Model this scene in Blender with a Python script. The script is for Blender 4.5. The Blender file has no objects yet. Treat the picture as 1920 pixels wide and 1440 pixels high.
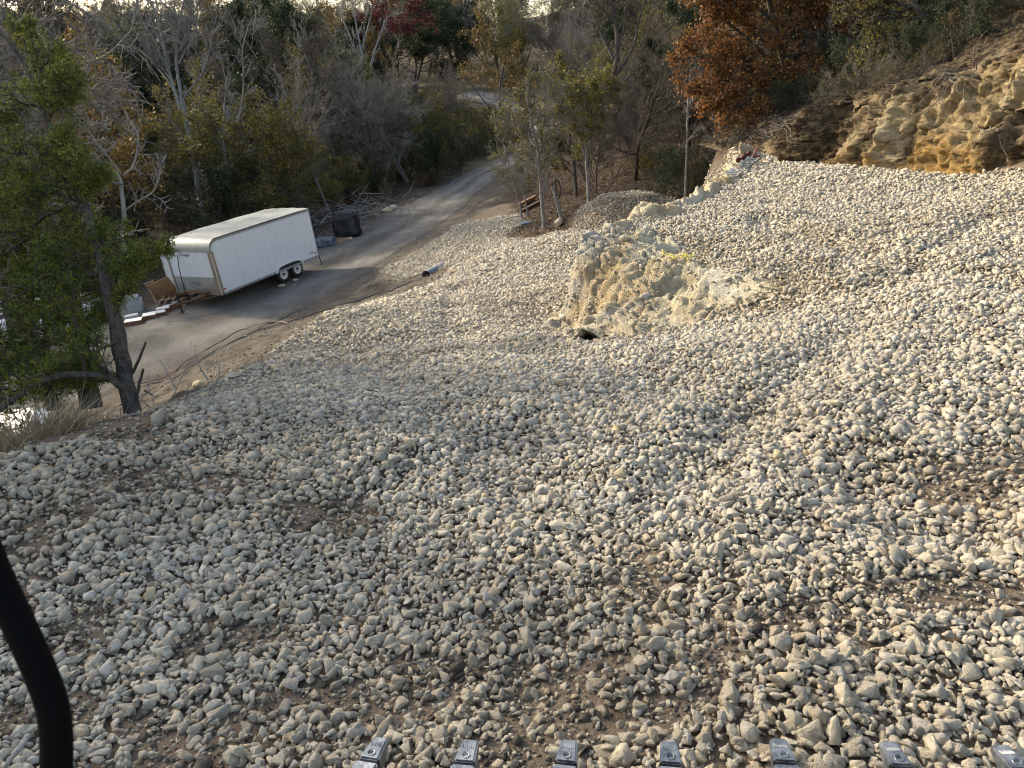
import bpy, bmesh, math, random
import numpy as np
from mathutils import Matrix, Vector

# ------------------------------------------------------------------ camera, sky, sun, exposure
FINE = False
SC = bpy.context.scene
COL = SC.collection
FP = 1331.0                      # focal length in pixels of a 1920 px wide picture
DN = np.array([.08, .909, .408]); DN /= np.linalg.norm(DN)
UU = -DN
FF = np.array([0, 0, 1.]) - DN[2] * DN; FF /= np.linalg.norm(FF)
RR = np.cross(FF, UU)
CZ = 8.0
cam_d = bpy.data.cameras.new('camera'); cam = bpy.data.objects.new('camera', cam_d); COL.objects.link(cam)
cam.matrix_world = Matrix(((RR[0], -RR[1], -RR[2], 0), (FF[0], -FF[1], -FF[2], 0), (UU[0], -UU[1], -UU[2], CZ), (0, 0, 0, 1)))
cam_d.sensor_width = 36; cam_d.lens = 36 * FP / 1920
cam_d.clip_start = .05; cam_d.clip_end = 3000
cam_d.dof.use_dof = True; cam_d.dof.focus_distance = 9.0; cam_d.dof.aperture_fstop = 11.0
SC.camera = cam
SC.cycles.filter_width = 1.1
SC.cycles.use_denoising = True; SC.cycles.denoiser = 'OPENIMAGEDENOISE'; SC.cycles.denoising_input_passes = 'RGB_ALBEDO_NORMAL'; SC.cycles.denoising_prefilter = 'ACCURATE'
SUN_AZ = math.radians(-52)       # measured from +Y towards +X
SUN_EL = math.radians(27)
wd = bpy.data.worlds.new('World'); SC.world = wd; wd.use_nodes = True
nt = wd.node_tree; bg = nt.nodes['Background']
sky = nt.nodes.new('ShaderNodeTexSky'); sky.sky_type = 'NISHITA'; sky.sun_disc = False
sky.sun_elevation = SUN_EL; sky.sun_rotation = SUN_AZ
sky.air_density = 1.0; sky.dust_density = 2.6; sky.ozone_density = 1.0
nt.links.new(sky.outputs[0], bg.inputs[0]); bg.inputs[1].default_value = .15
sl = bpy.data.lights.new('sun', 'SUN'); sl.energy = 2.0; sl.angle = math.radians(3); sl.color = (1, .965, .90)
so = bpy.data.objects.new('sun', sl); COL.objects.link(so)
sdir = Vector((math.sin(SUN_AZ) * math.cos(SUN_EL), math.cos(SUN_AZ) * math.cos(SUN_EL), math.sin(SUN_EL)))
so.rotation_euler = sdir.to_track_quat('Z', 'Y').to_euler(); so.location = (0, 0, 60)
SC.view_settings.view_transform = 'Standard'; SC.view_settings.look = 'None'
SC.view_settings.exposure = 1.58; SC.view_settings.gamma = 1
SC.view_settings.use_white_balance = True; SC.view_settings.white_balance_temperature = 7600; SC.view_settings.white_balance_tint = 8

# ------------------------------------------------------------------ maths helpers
def W(px, py, Z):
    p = np.array([(px - 960) / FP, (py - 720) / FP, 1.]) * Z
    return np.array([p @ RR, p @ FF, p @ UU + CZ])
def G(px, py, z):
    p = np.array([(px - 960) / FP, (py - 720) / FP, 1.])
    return W(px, py, (z - CZ) / (p @ UU))
def hash3(ix, iy, iz, s):
    h = (ix * 374761393 + iy * 668265263 + iz * 2147483647 + s * 1274126177) & 0xffffffff
    h = ((h ^ (h >> 13)) * 1274126177) & 0xffffffff
    h = ((h ^ (h >> 16)) * 2246822519) & 0xffffffff
    return ((h ^ (h >> 15)) & 0xffffff) / 0xffffff
def vnoise(x, y, z, s=0):
    x = np.asarray(x, float); y = np.asarray(y, float); z = np.asarray(z, float) + 0 * x
    xi = np.floor(x).astype(np.int64); yi = np.floor(y).astype(np.int64); zi = np.floor(z).astype(np.int64)
    fx = x - xi; fy = y - yi; fz = z - zi
    fx = fx * fx * (3 - 2 * fx); fy = fy * fy * (3 - 2 * fy); fz = fz * fz * (3 - 2 * fz)
    o = 0
    for a in (0, 1):
        for b in (0, 1):
            for c in (0, 1):
                o = o + hash3(xi + a, yi + b, zi + c, s) * (fx if a else 1 - fx) * (fy if b else 1 - fy) * (fz if c else 1 - fz)
    return o * 2 - 1
def fbm(x, y, z=0., s=0, oct=4, gain=.5):
    o = 0; a = 1.
    for i in range(oct):
        o = o + a * vnoise(np.asarray(x) * 2 ** i + 17.3 * i, np.asarray(y) * 2 ** i - 9.1 * i, np.asarray(z) * 2 ** i + 3.7 * i, s + i); a *= gain
    return o
def worley(x, y, z, s=0):
    """random value of the nearest cell, and distance to the border between cells"""
    x = np.asarray(x, float); xi, yi, zi = [np.floor(q).astype(np.int64) for q in (x, y, z)]
    f1 = np.full(x.shape, 9.); f2 = np.full(x.shape, 9.); v = np.zeros(x.shape)
    for a in (-1, 0, 1):
        for b in (-1, 0, 1):
            for c in (-1, 0, 1):
                i, j, k = xi + a, yi + b, zi + c
                d = (i + hash3(i, j, k, s) - x) ** 2 + (j + hash3(i, j, k, s + 7) - y) ** 2 + (k + hash3(i, j, k, s + 13) - z) ** 2
                m = d < f1; f2 = np.where(m, f1, np.minimum(f2, d)); v = np.where(m, hash3(i, j, k, s + 23), v); f1 = np.where(m, d, f1)
    return v, np.sqrt(f2) - np.sqrt(f1)
def sstep(a, b, x):
    t = np.clip((x - a) / (b - a), 0, 1); return t * t * (3 - 2 * t)
def smax(a, b, k=.15):
    h = np.clip(.5 + .5 * (a - b) / k, 0, 1)
    return b * (1 - h) + a * h + k * h * (1 - h)
def seg_dist(x, y, poly, closed=False):
    """distance to a polyline, and the parameter (metres along it) of the closest point"""
    poly = np.asarray(poly, float); best = np.full(np.shape(x), 1e9); par = np.zeros(np.shape(x)); L = 0
    n = len(poly) - (0 if closed else 1)
    for i in range(n):
        a = poly[i][:2]; b = poly[(i + 1) % len(poly)][:2]; d = b - a; l = np.hypot(*d)
        t = np.clip(((x - a[0]) * d[0] + (y - a[1]) * d[1]) / (l * l + 1e-12), 0, 1)
        q = np.hypot(x - a[0] - t * d[0], y - a[1] - t * d[1])
        m = q < best; best = np.where(m, q, best); par = np.where(m, L + t * l, par); L += l
    return best, par
def inside(x, y, poly):
    poly = np.asarray(poly, float); c = np.zeros(np.shape(x), bool); n = len(poly)
    for i in range(n):
        x0, y0 = poly[i][:2]; x1, y1 = poly[(i + 1) % n][:2]
        if y0 == y1: continue
        c ^= ((y0 > y) != (y1 > y)) & (x < (x1 - x0) * (y - y0) / (y1 - y0) + x0)
    return c
def sdist(x, y, poly):
    """signed distance, negative inside"""
    d, _ = seg_dist(x, y, poly, True); return np.where(inside(x, y, poly), -d, d)
class TPS:
    def __init__(s, pts, reg=.02):
        p = np.array(pts, float); s.c = p[:, :2]; n = len(p)
        K = s.k(s.c[:, None] - s.c[None]) + reg * np.eye(n)
        Q = np.c_[np.ones(n), s.c]; A = np.block([[K, Q], [Q.T, np.zeros((3, 3))]])
        s.w = np.linalg.solve(A, np.r_[p[:, 2], 0, 0, 0])
    def k(s, d):
        return np.sqrt((d ** 2).sum(-1) + .3)          # biharmonic-like, tame away from the points
    def __call__(s, x, y):
        x = np.asarray(x, float); sh = x.shape; x = x.ravel(); y = np.asarray(y, float).ravel(); o = np.empty(len(x))
        for i in range(0, len(x), 40000):
            q = np.c_[x[i:i + 40000], y[i:i + 40000]]
            o[i:i + 40000] = s.k(q[:, None] - s.c[None]) @ s.w[:-3] + s.w[-3] + q @ s.w[-2:]
        return o.reshape(sh)

# ------------------------------------------------------------------ object helpers
def tag(o, label=None, cat=None, group=None, kind=None):
    if label: o['label'] = label
    if cat: o['category'] = cat
    if group: o['group'] = group
    if kind: o['kind'] = kind
    return o
def empty(name, loc, label, cat, group=None, rot=None):
    o = bpy.data.objects.new(name, None); COL.objects.link(o); o.location = loc; o.empty_display_size = .2
    if rot is not None: o.rotation_euler = rot
    return tag(o, label, cat, group)
def link(name, me, mat, parent=None):
    o = bpy.data.objects.new(name, me); COL.objects.link(o)
    if mat is not None and not me.materials:
        for m in (mat if isinstance(mat, (list, tuple)) else [mat]): me.materials.append(m)
    if parent is not None: o.parent = parent
    return o
def np_mesh(name, V, Fc, smooth=False, mats=None):
    """V (n,3), Fc (m,k) k = 3 or 4"""
    me = bpy.data.meshes.new(name); V = np.ascontiguousarray(V, np.float32); Fc = np.ascontiguousarray(Fc, np.int32)
    m, k = Fc.shape
    me.vertices.add(len(V)); me.vertices.foreach_set('co', V.ravel())
    me.loops.add(m * k); me.loops.foreach_set('vertex_index', Fc.ravel())
    me.polygons.add(m); me.polygons.foreach_set('loop_start', np.arange(0, m * k, k, dtype=np.int32))
    if smooth: me.polygons.foreach_set('use_smooth', np.ones(m, bool))
    if mats is not None: me.polygons.foreach_set('material_index', np.asarray(mats, np.int32))
    me.update(calc_edges=True)
    return me
def grid_faces(nx, ny, keep=None):
    i = np.arange(nx * ny).reshape(ny, nx)
    f = np.stack([i[:-1, :-1], i[:-1, 1:], i[1:, 1:], i[1:, :-1]], -1).reshape(-1, 4)
    if keep is not None:
        kk = keep.reshape(ny, nx); k4 = kk[:-1, :-1] | kk[:-1, 1:] | kk[1:, 1:] | kk[1:, :-1]; f = f[k4.ravel()]
    return f
class MB:
    """collects boxes, tubes, quads in one mesh"""
    def __init__(s): s.v = []; s.f = []; s.n = 0
    def add(s, v, f):
        s.v.append(np.asarray(v, float)); s.f += [tuple(i + s.n for i in q) for q in f]; s.n += len(v)
    def box(s, c, size, rot=None, bev=0):
        hx, hy, hz = [a / 2 for a in size]
        if bev:
            b = min(bev, hx * .9, hy * .9, hz * .9); bm = bmesh.new(); bmesh.ops.create_cube(bm, size=2)
            for q in bm.verts: q.co = Vector((q.co.x * hx, q.co.y * hy, q.co.z * hz))
            bmesh.ops.bevel(bm, geom=bm.edges[:], offset=b, segments=2, profile=.6, affect='EDGES')
            bm.verts.index_update()
            v = np.array([q.co[:] for q in bm.verts]); f = [[q.index for q in p.verts] for p in bm.faces]; bm.free()
        else:
            v = np.array([(x * hx, y * hy, z * hz) for x in (-1, 1) for y in (-1, 1) for z in (-1, 1)])
            f = [(0, 1, 3, 2), (4, 6, 7, 5), (0, 4, 5, 1), (2, 3, 7, 6), (0, 2, 6, 4), (1, 5, 7, 3)]
        if rot is not None: v = v @ np.array(Matrix(rot).to_3x3()).T if not isinstance(rot, np.ndarray) else v @ rot.T
        s.add(v + np.array(c), f); return s
    def tube(s, pts, r, sides=8, cap=True):
        pts = np.asarray(pts, float); n = len(pts); r = np.full(n, r) if np.isscalar(r) else np.asarray(r)
        t = np.gradient(pts, axis=0); t /= np.linalg.norm(t, axis=1)[:, None] + 1e-9
        up = np.array([0, 0, 1.]) if abs(t[0][2]) < .9 else np.array([1., 0, 0])
        a = np.cross(t[0], up); a /= np.linalg.norm(a); V = []
        for i in range(n):
            a = a - (a @ t[i]) * t[i]; a /= np.linalg.norm(a) + 1e-9; b = np.cross(t[i], a)
            for k in range(sides):
                an = 2 * math.pi * k / sides; V.append(pts[i] + r[i] * (math.cos(an) * a + math.sin(an) * b))
        f = [(i * sides + k, i * sides + (k + 1) % sides, (i + 1) * sides + (k + 1) % sides, (i + 1) * sides + k) for i in range(n - 1) for k in range(sides)]
        if cap: f += [tuple(range(sides))[::-1], tuple((n - 1) * sides + k for k in range(sides))]
        s.add(V, f); return s
    def lathe(s, prof, c=(0, 0, 0), axis='x', sides=32, rot=None):
        V = []
        for (h, r) in prof:
            for k in range(sides):
                an = 2 * math.pi * k / sides; V.append((h, r * math.cos(an), r * math.sin(an)))
        V = np.array(V)
        if rot is not None: V = V @ rot.T
        n = len(prof)
        f = [(i * sides + k, (i + 1) * sides + k, (i + 1) * sides + (k + 1) % sides, i * sides + (k + 1) % sides) for i in range(n - 1) for k in range(sides)]
        s.add(V + np.array(c), f); return s
    def mesh(s, name, smooth=False):
        me = bpy.data.meshes.new(name); me.from_pydata(np.vstack(s.v).tolist(), [], s.f)
        if smooth: me.polygons.foreach_set('use_smooth', np.ones(len(s.f), bool))
        me.update(); return me
    def build(s, name, mat, parent=None, smooth=False): return link(name, s.mesh(name, smooth), mat, parent)

# ------------------------------------------------------------------ materials
class NT:
    def __init__(s, name, rough=.8):
        s.m = bpy.data.materials.new(name); s.m.use_nodes = True; s.t = s.m.node_tree; s.b = s.t.nodes['Principled BSDF']
        s.b.inputs['Roughness'].default_value = rough
    def n(s, ty, **kw):
        o = s.t.nodes.new(ty)
        for k, v in kw.items():
            if k.startswith('i_'):
                key = k[2:]; key = int(key) if key.isdigit() else key
                s.put(v, o.inputs[key])
            else: setattr(o, k, v)
        return o
    def put(s, v, inp):
        if isinstance(v, bpy.types.NodeSocket): s.t.links.new(v, inp)
        else: inp.default_value = v
    def coord(s, which='Object', scale=1., vec=None):
        v = vec if vec is not None else s.n('ShaderNodeTexCoord').outputs[which]
        if scale == 1.: return v
        return s.n('ShaderNodeMapping', i_Vector=v, i_Scale=(scale,) * 3 if np.isscalar(scale) else scale).outputs[0]
    def noise(s, vec, scale=1., detail=4., rough=.55, dist=0.):
        return s.n('ShaderNodeTexNoise', i_Vector=vec, i_Scale=scale, i_Detail=detail, i_Roughness=rough, i_Distortion=dist).outputs[0]
    def ramp(s, fac, stops, interp='LINEAR'):
        r = s.n('ShaderNodeValToRGB'); s.put(fac, r.inputs[0]); cr = r.color_ramp; cr.interpolation = interp
        while len(cr.elements) < len(stops): cr.elements.new(.5)
        for e, (p, c) in zip(cr.elements, stops):
            e.position = p; e.color = (*c, 1) if len(c) == 3 else c
        return r.outputs[0]
    def mix(s, f, a, b, blend='MIX'):
        o = s.n('ShaderNodeMix', data_type='RGBA', blend_type=blend)
        for v, i in ((f, 0), (a, 6), (b, 7)):
            if isinstance(v, tuple) and len(v) == 3: v = (*v, 1)
            s.put(v, o.inputs[i])
        return o.outputs[2]
    def mr(s, v, a, b, c=0., d=1.):
        return s.n('ShaderNodeMapRange', i_0=v, i_1=a, i_2=b, i_3=c, i_4=d).outputs[0]
    def math(s, op, a, b=0.):
        return s.n('ShaderNodeMath', operation=op, i_0=a, i_1=b).outputs[0]
    def bump(s, h, strength=.5, dist=.02, normal=None):
        o = s.n('ShaderNodeBump', i_Height=h, i_Strength=strength, i_Distance=dist)
        if normal is not None: s.put(normal, o.inputs['Normal'])
        return o.outputs[0]
    def out(s, color=None, rough=None, normal=None, metal=None, spec=None):
        for v, k in ((color, 'Base Color'), (rough, 'Roughness'), (normal, 'Normal'), (metal, 'Metallic'), (spec, 'Specular IOR Level')):
            if v is None: continue
            if isinstance(v, tuple) and len(v) == 3: v = (*v, 1)
            s.put(v, s.b.inputs[k])
        return s.m
    def island(s): return s.n('ShaderNodeNewGeometry').outputs['Random Per Island']
    def attr(s, name): return s.n('ShaderNodeAttribute', attribute_name=name).outputs['Color']
def simple(name, col, rough=.7, metal=0., var=.15, scale=6., bump=0., bs=40.):
    t = NT(name, rough); v = t.coord('Object')
    n = t.noise(v, scale, 5); c = t.mix(t.mr(n, .3, .7), tuple(a * (1 - var) for a in col), tuple(min(1, a * (1 + var)) for a in col))
    nm = t.bump(t.noise(v, bs, 3), bump, .01) if bump else None
    return t.out(c, t.mr(n, .3, .7, max(0, rough - .08), min(1, rough + .08)), nm, metal)

# crushed limestone: every stone its own tone
t = NT('crushed_limestone', .92); v = t.coord('Object'); isl = t.island()
base = t.ramp(isl, [(0, (.13, .11, .09)), (.07, (.27, .235, .185)), (.22, (.41, .36, .28)), (.45, (.54, .485, .38)), (.66, (.61, .55, .43)), (.76, (.34, .335, .325)), (.80, (.46, .45, .43)), (.86, (.66, .61, .50)), (.93, (.56, .43, .23)), (.965, (.38, .25, .15)), (1, (.70, .66, .57))])
h2 = t.math('FRACT', t.math('MULTIPLY', isl, 57.3))
base = t.mix(t.mr(h2, 0, 1, 0, .22), base, (.56, .50, .39))
n1 = t.noise(v, 28, 6, .65); n2 = t.noise(v, 120, 3, .6)
c = t.mix(t.mr(n1, .38, .68, 0, .6), base, (.27, .215, .15))
c = t.mix(t.mr(n2, .35, .65, 0, .25), c, (.72, .69, .62))
zone = t.attr('dirt')                                   # dusty / muddy stones where the machine has stirred up soil
c = t.mix(t.math('MULTIPLY', zone, t.mr(n1, .25, .6, .2, .85)), c, (.31, .255, .18))
nm = t.bump(t.math('ADD', t.noise(v, 38, 6, .75), t.math('MULTIPLY', n2, .5)), .8, .02)
M_STONE = t.out(c, .93, nm, spec=.2)

t = NT('earth', .95); v = t.coord('Object'); z = t.n('ShaderNodeSeparateColor', i_0=t.attr('zone'))
R_, G_, B_ = z.outputs[0], z.outputs[1], z.outputs[2]
n1 = t.noise(v, 1.3, 6, .6); n2 = t.noise(v, 9, 6, .7); n3 = t.noise(v, 45, 4, .7)
soil = t.mix(t.mr(n2, .3, .7), (.045, .036, .028), (.12, .10, .08))
soil = t.mix(t.mr(n1, .4, .65), soil, (.135, .115, .092))
soil = t.mix(t.mr(n3, .58, .74, 0, .5), soil, (.36, .32, .26))
dust = t.mix(t.mr(n2, .3, .7), (.10, .076, .055), (.22, .17, .125))
fines = t.mix(t.mr(n2, .3, .7), (.30, .255, .19), (.50, .445, .34))
dust = t.mix(t.attr('fines'), dust, fines)
dust = t.mix(t.mr(n3, .45, .7, 0, .45), dust, (.12, .09, .065))
litter = t.mix(t.mr(n3, .35, .65), (.025, .018, .013), (.09, .06, .038))
litter = t.mix(t.mr(n2, .45, .7, 0, .7), litter, (.055, .042, .028))
grass = t.mix(t.mr(n3, .35, .65), (.05, .048, .022), (.16, .125, .07))
grass = t.mix(t.mr(n1, .45, .6, 0, .7), grass, (.19, .15, .095))
c = t.mix(G_, soil, litter); c = t.mix(B_, c, grass); c = t.mix(R_, c, dust)
hh = t.math('ADD', n2, t.math('MULTIPLY', n3, .5))
M_EARTH = t.out(c, .96, t.bump(hh, .8, .06), spec=.15)

t = NT('worn_lane', .9); v = t.coord('Object'); n1 = t.noise(v, .7, 6, .6); n2 = t.noise(v, 14, 5, .7); n3 = t.noise(v, 70, 3, .7)
st = t.noise(t.coord(vec=v, scale=(1.6, .16, 1.)), 1.5, 5, .6)
c = t.mix(t.mr(n1, .35, .65), (.11, .102, .092), (.21, .195, .175)); c = t.mix(t.mr(st, .4, .65, 0, .5), c, (.30, .28, .245))
c = t.mix(t.mr(n2, .48, .68, 0, .75), c, (.40, .37, .32)); c = t.mix(t.mr(n3, .4, .62, 0, .7), c, (.07, .062, .054))
tk = t.n('ShaderNodeSeparateColor', i_0=t.attr('track')); c = t.mix(t.math('MULTIPLY', tk.outputs[0], t.mr(n1, .3, .6, .2, .8)), c, (.28, .262, .23)); c = t.mix(t.math('MULTIPLY', tk.outputs[1], t.mr(n2, .35, .6, .3, 1.)), c, (.085, .068, .052)); n5 = t.noise(v, 2.6, 7, .7); c = t.mix(t.mr(n5, .60, .72, 0, .7), c, (.06, .055, .05))
M_LANE = t.out(c, .93, t.bump(t.math('ADD', n2, n3), 1., .04), spec=.2)

# weathered limestone and yellow marl of the cut faces
def marl(name, dark):
  t = NT(name, .93); v = t.coord('Object'); z = t.n('ShaderNodeSeparateColor', i_0=t.attr('zone'))
  st = t.coord(vec=v, scale=(1., 1., 1.1))
  n1 = t.noise(st, .9, 8, .62, .6); n2 = t.noise(st, 5, 8, .7, .3); n3 = t.noise(v, 24, 5, .7)
  c = t.ramp(t.math('ADD', t.math('MULTIPLY', n1, .65), t.math('MULTIPLY', n2, .35)), [(.30, (.20, .14, .085)), (.38, (.42, .33, .20)), (.45, (.58, .49, .33)), (.53, (.68, .605, .44)), (.64, (.72, .67, .56))])
  n4 = t.noise(v, 70, 4, .75); vo = t.n('ShaderNodeTexVoronoi', feature='DISTANCE_TO_EDGE', i_Vector=t.n('ShaderNodeMixRGB', i_0=.12, i_1=v, i_2=t.n('ShaderNodeTexNoise', i_Vector=v, i_Scale=4.).outputs[1]).outputs[0], i_Scale=5.5).outputs[0]
  c = t.mix(t.mr(vo, .0, .03, .3, 0), c, (.16, .11, .07))
  c = t.mix(t.mr(n4, .5, .7, 0, .35), c, (.70, .66, .57))
  c = t.mix(t.math('MULTIPLY', z.outputs[0], t.mr(n2, .3, .6, .25, 1.)), c, (.50, .32, .11))      # ochre band
  c = t.mix(t.math('MULTIPLY', z.outputs[1], t.mr(n1, .35, .6, .3, 1.)), c, (.42, .41, .385))     # grey scraped stone
  c = t.mix(t.math('MULTIPLY', z.outputs[2], t.mr(n2, .3, .55, .35, 1.)), c, (.06, .045, .034))   # soil and roots at the top, painted shade on the bank's left, darker crevices
  c = t.mix(t.mr(n3, .5, .75, 0, .4), c, (.17, .12, .075))
  if dark: c = t.mix(1., c, (.74, .66, .55), 'MULTIPLY')  # the bank's shade put into its colour: a browner, darker copy
  return t.out(c, .95, t.bump(t.math('ADD', t.math('ADD', n2, t.math('MULTIPLY', n3, .8)), t.math('MULTIPLY', n4, .35)), 1., .09), spec=.15)
M_ROCK = marl('marl_rock', False); M_BANK_SHADED = marl('marl_bank_shaded', True)

def bark(name, a, b, sc=14):
    t = NT(name, .92); v = t.coord('Object'); n = t.noise(t.coord(vec=v, scale=(1, 1, .13)), sc, 6, .7, .4); n2 = t.noise(v, 3, 4)
    c = t.mix(t.mr(n, .36, .64), a, b); c = t.mix(t.mr(n2, .4, .7, 0, .35), c, tuple(x * 1.25 for x in b))
    return t.out(c, .93, t.bump(n, .9, .03), spec=.2)
M_BARK_CEDAR = bark('cedar_bark', (.022, .017, .014), (.12, .10, .085), 26)
M_BARK_GREY = bark('grey_bark', (.10, .09, .08), (.24, .22, .20))
M_BARK_DARK = bark('dark_bark', (.035, .028, .023), (.11, .09, .075))
M_BARK_DEAD = bark('bleached_wood', (.13, .12, .11), (.36, .345, .32))
M_BARK_PALE = bark('pale_grey_bark', (.085, .08, .072), (.23, .22, .205))
M_TWIG = bark('brush_twigs', (.075, .06, .05), (.17, .145, .125))
def leafmat(name, cols, trans=.25):
    t = NT(name, .6); isl = t.island(); n = t.noise(t.coord('Object'), .9, 3)
    k = len(cols); c = t.ramp(t.math('ADD', t.math('MULTIPLY', isl, .62), t.math('MULTIPLY', n, .38)), [(.12 + .76 * i / (k - 1), cols[i]) for i in range(k)])
    t.out(c, .65, spec=.3)
    tr = t.n('ShaderNodeBsdfTranslucent', i_Color=c); mx = t.n('ShaderNodeMixShader', i_0=trans, i_1=t.b.outputs[0], i_2=tr.outputs[0])
    t.t.links.new(mx.outputs[0], t.t.nodes['Material Output'].inputs[0]); return t.m
M_CEDAR = leafmat('cedar_sprays', [(.018, .030, .007), (.05, .075, .012), (.10, .125, .018), (.18, .195, .028), (.24, .22, .05)])
M_EVERG = leafmat('evergreen_leaves', [(.008, .014, .006), (.018, .03, .011), (.035, .05, .018), (.06, .075, .028)])
M_OLIVE = leafmat('olive_leaves', [(.04, .04, .012), (.09, .09, .02), (.15, .145, .03), (.21, .175, .035), (.25, .16, .04)])
M_GOLD = leafmat('yellow_brown_leaves', [(.045, .032, .014), (.11, .075, .022), (.19, .13, .032), (.20, .105, .035), (.10, .095, .03)])
M_RUST = leafmat('rust_red_leaves', [(.04, .03, .012), (.10, .05, .018), (.23, .085, .028), (.31, .14, .045), (.11, .10, .028)], .3)
M_CRIMSON = leafmat('dark_red_leaves', [(.03, .01, .01), (.08, .015, .014), (.14, .025, .02), (.18, .05, .03)])
M_DRY = leafmat('dry_grass_blades', [(.12, .085, .05), (.24, .18, .11), (.36, .28, .18), (.18, .12, .07)], .15)
# ------------------------------------------------------------------ the lie of the land
def pts(ls):
    o = []
    for q in ls: o.append(G(q[1], q[2], q[3]) if q[0] == 'p' else np.array(q[1:], float))
    return o
LOW = TPS(pts([
    ('w', 0, 0, 5.75), ('w', 0, -6, 5.8), ('w', -4, 1, 5.85), ('w', -7, 0, 5.2), ('w', 8, -4, 5.9), ('w', 14, -2, 6.2), ('p', 960, 1440, 5.7), ('p', 0, 1440, 5.7), ('p', 1920, 1440, 5.7),
    ('p', 960, 1000, 5.6), ('p', 300, 1000, 5.68), ('p', 0, 850, 5.8), ('p', 300, 780, 5.2), ('p', 440, 700, 4.6), ('p', 960, 720, 5.35), ('p', 600, 720, 4.95), ('p', 1300, 720, 5.4), ('w', 4.2, 7, 5.35),
    ('w', -6, 4.0, 4.7), ('w', -6.2, 7.5, 3.6), ('w', -9, 6, 3.0), ('w', -9.5, 11, 1.9), ('w', -12, 10, 1.3), ('w', -11.8, 15.2, .8), ('w', -6.2, 13.5, 2.5), ('w', -7.8, 17.5, 1.2),
    ('p', 250, 640, .05), ('p', 320, 700, .1), ('p', 400, 660, .08), ('p', 500, 560, .06), ('p', 600, 498, .14), ('p', 650, 500, .28), ('p', 700, 430, .42), ('p', 560, 450, .15), ('p', 770, 450, .52), ('w', -9.0, 30.2, .11), ('w', -8.4, 31.6, .13), ('w', -11.2, 31.5, .1), ('w', -11.2, 27.2, .05), ('w', -13.5, 28.5, .05), ('p', 860, 390, .85), ('p', 930, 330, 1.3), ('p', 1040, 270, 1.5),
    ('p', 700, 650, 3.85), ('p', 850, 650, 4.25), ('p', 960, 640, 4.4), ('p', 600, 600, 3.6), ('p', 750, 553, 2.6), ('p', 840, 510, 1.8), ('p', 900, 550, 3.1), ('p', 1000, 550, 3.35), ('p', 950, 470, 2.1), ('p', 1050, 450, 2.3),
    ('p', 850, 430, 1.45), ('p', 940, 385, 1.4), ('p', 1000, 430, 1.7), ('p', 1120, 430, 1.85), ('p', 1070, 635, 4.26), ('p', 1180, 632, 4.4), ('w', -3.6, 25.5, .75), ('p', 840, 470, 1.15),
    ('w', 2.0, 12.5, 3.5), ('w', 4, 14, 3.6), ('w', 6, 17, 3.2), ('w', 8, 20, 3), ('w', 9.5, 25, 2.3), ('w', 6, 10.5, 4.6), ('w', 8.4, 32, 1.9), ('w', 12, 29, 3.4), ('w', 4, 36, 1.6), ('w', 10, 40, 2.2),
    ('w', 15, 24, 7.5), ('w', 16, 17, 9), ('w', 20, 12, 10), ('w', 30, 20, 15), ('w', 26, 34, 10), ('w', 17, 45, 4.5), ('w', 24, 60, 7), ('w', 60, 40, 24), ('w', 12, 60, 2.4),
    ('w', -20, 30, .1), ('w', -15, 40, .2), ('w', -8, 50, .9), ('w', -30, 40, .2), ('w', -22, 14, .2), ('w', -40, 20, .3), ('w', -30, 0, 1),
    ('w', 0, 70, 2.0), ('w', -15, 72, 2.4), ('w', -3, 88, 4.6), ('w', -5, 100, 6.3), ('w', 15, 85, 4.5), ('w', -30, 100, 6.0), ('w', 20, 115, 9), ('w', -20, 145, 12.5), ('w', 20, 180, 15), ('w', -60, 120, 10), ('w', 60, 120, 18),
    ('w', 0, 260, 19), ('w', -110, 250, 22), ('w', 110, 250, 26), ('w', -100, 60, 5), ('w', 120, 60, 34), ('w', -200, 200, 24), ('w', 200, 200, 38), ('w', -120, -30, 3), ('w', 100, -30, 20), ('w', 0, -40, 7)]))
BENCH = TPS(pts([('w', 0, 0, 5.75), ('w', -3, 0, 5.75), ('w', 1.6, 1.6, 5.7), ('w', 3.8, 4.74, 5.6), ('w', 6, 7.9, 5.4), ('w', 2.4, 6, 5.45), ('w', 3.0, 9.2, 5.05), ('w', 1.2, 11.8, 4.82), ('w', 2.95, 14.8, 4.95), ('w', 4.6, 15.8, 4.97),
    ('w', 7.7, 21.4, 4.9), ('w', 8, 19, 5), ('w', 9.2, 16, 5.1), ('w', 9.9, 13.4, 5.2), ('w', 5, 11, 5.15), ('w', 7, 14, 5.08), ('w', 12, 8, 5.5), ('w', 10, 3, 5.75), ('w', 15, -4, 6), ('w', 7, 27, 4.8)]))
EDGE = [(12, -12), (4.6, 3), (4.1, 6.6), (4.0, 8.6), (3.15, 9.7), (2.5, 10.6), (1.75, 11.5), (1.35, 12.0), (1.75, 13.2), (2.7, 14.5), (3.7, 15.4), (4.7, 16.2), (5.6, 18.2), (6.7, 20.2), (7.45, 21.8), (7.8, 23.6), (8.0, 26), (30, 26), (30, -12)]
CLIFF = [(7.9, 28.0), (7.95, 25.6), (8.05, 23.2), (8.35, 20.8), (8.6, 18.6), (9.3, 16.2), (9.95, 14.2), (10.1, 12.9), (11.2, 10.5), (13, 6.5), (16, 1), (22, -8)]
def cliff_h(par): return np.interp(par, [0, 3, 4.8, 7.2, 9.4, 11.9, 14, 16, 20, 40], [.25, .4, .65, 1.15, 1.6, 2.0, 2.4, 2.8, 3.2, 3.6])
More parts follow.
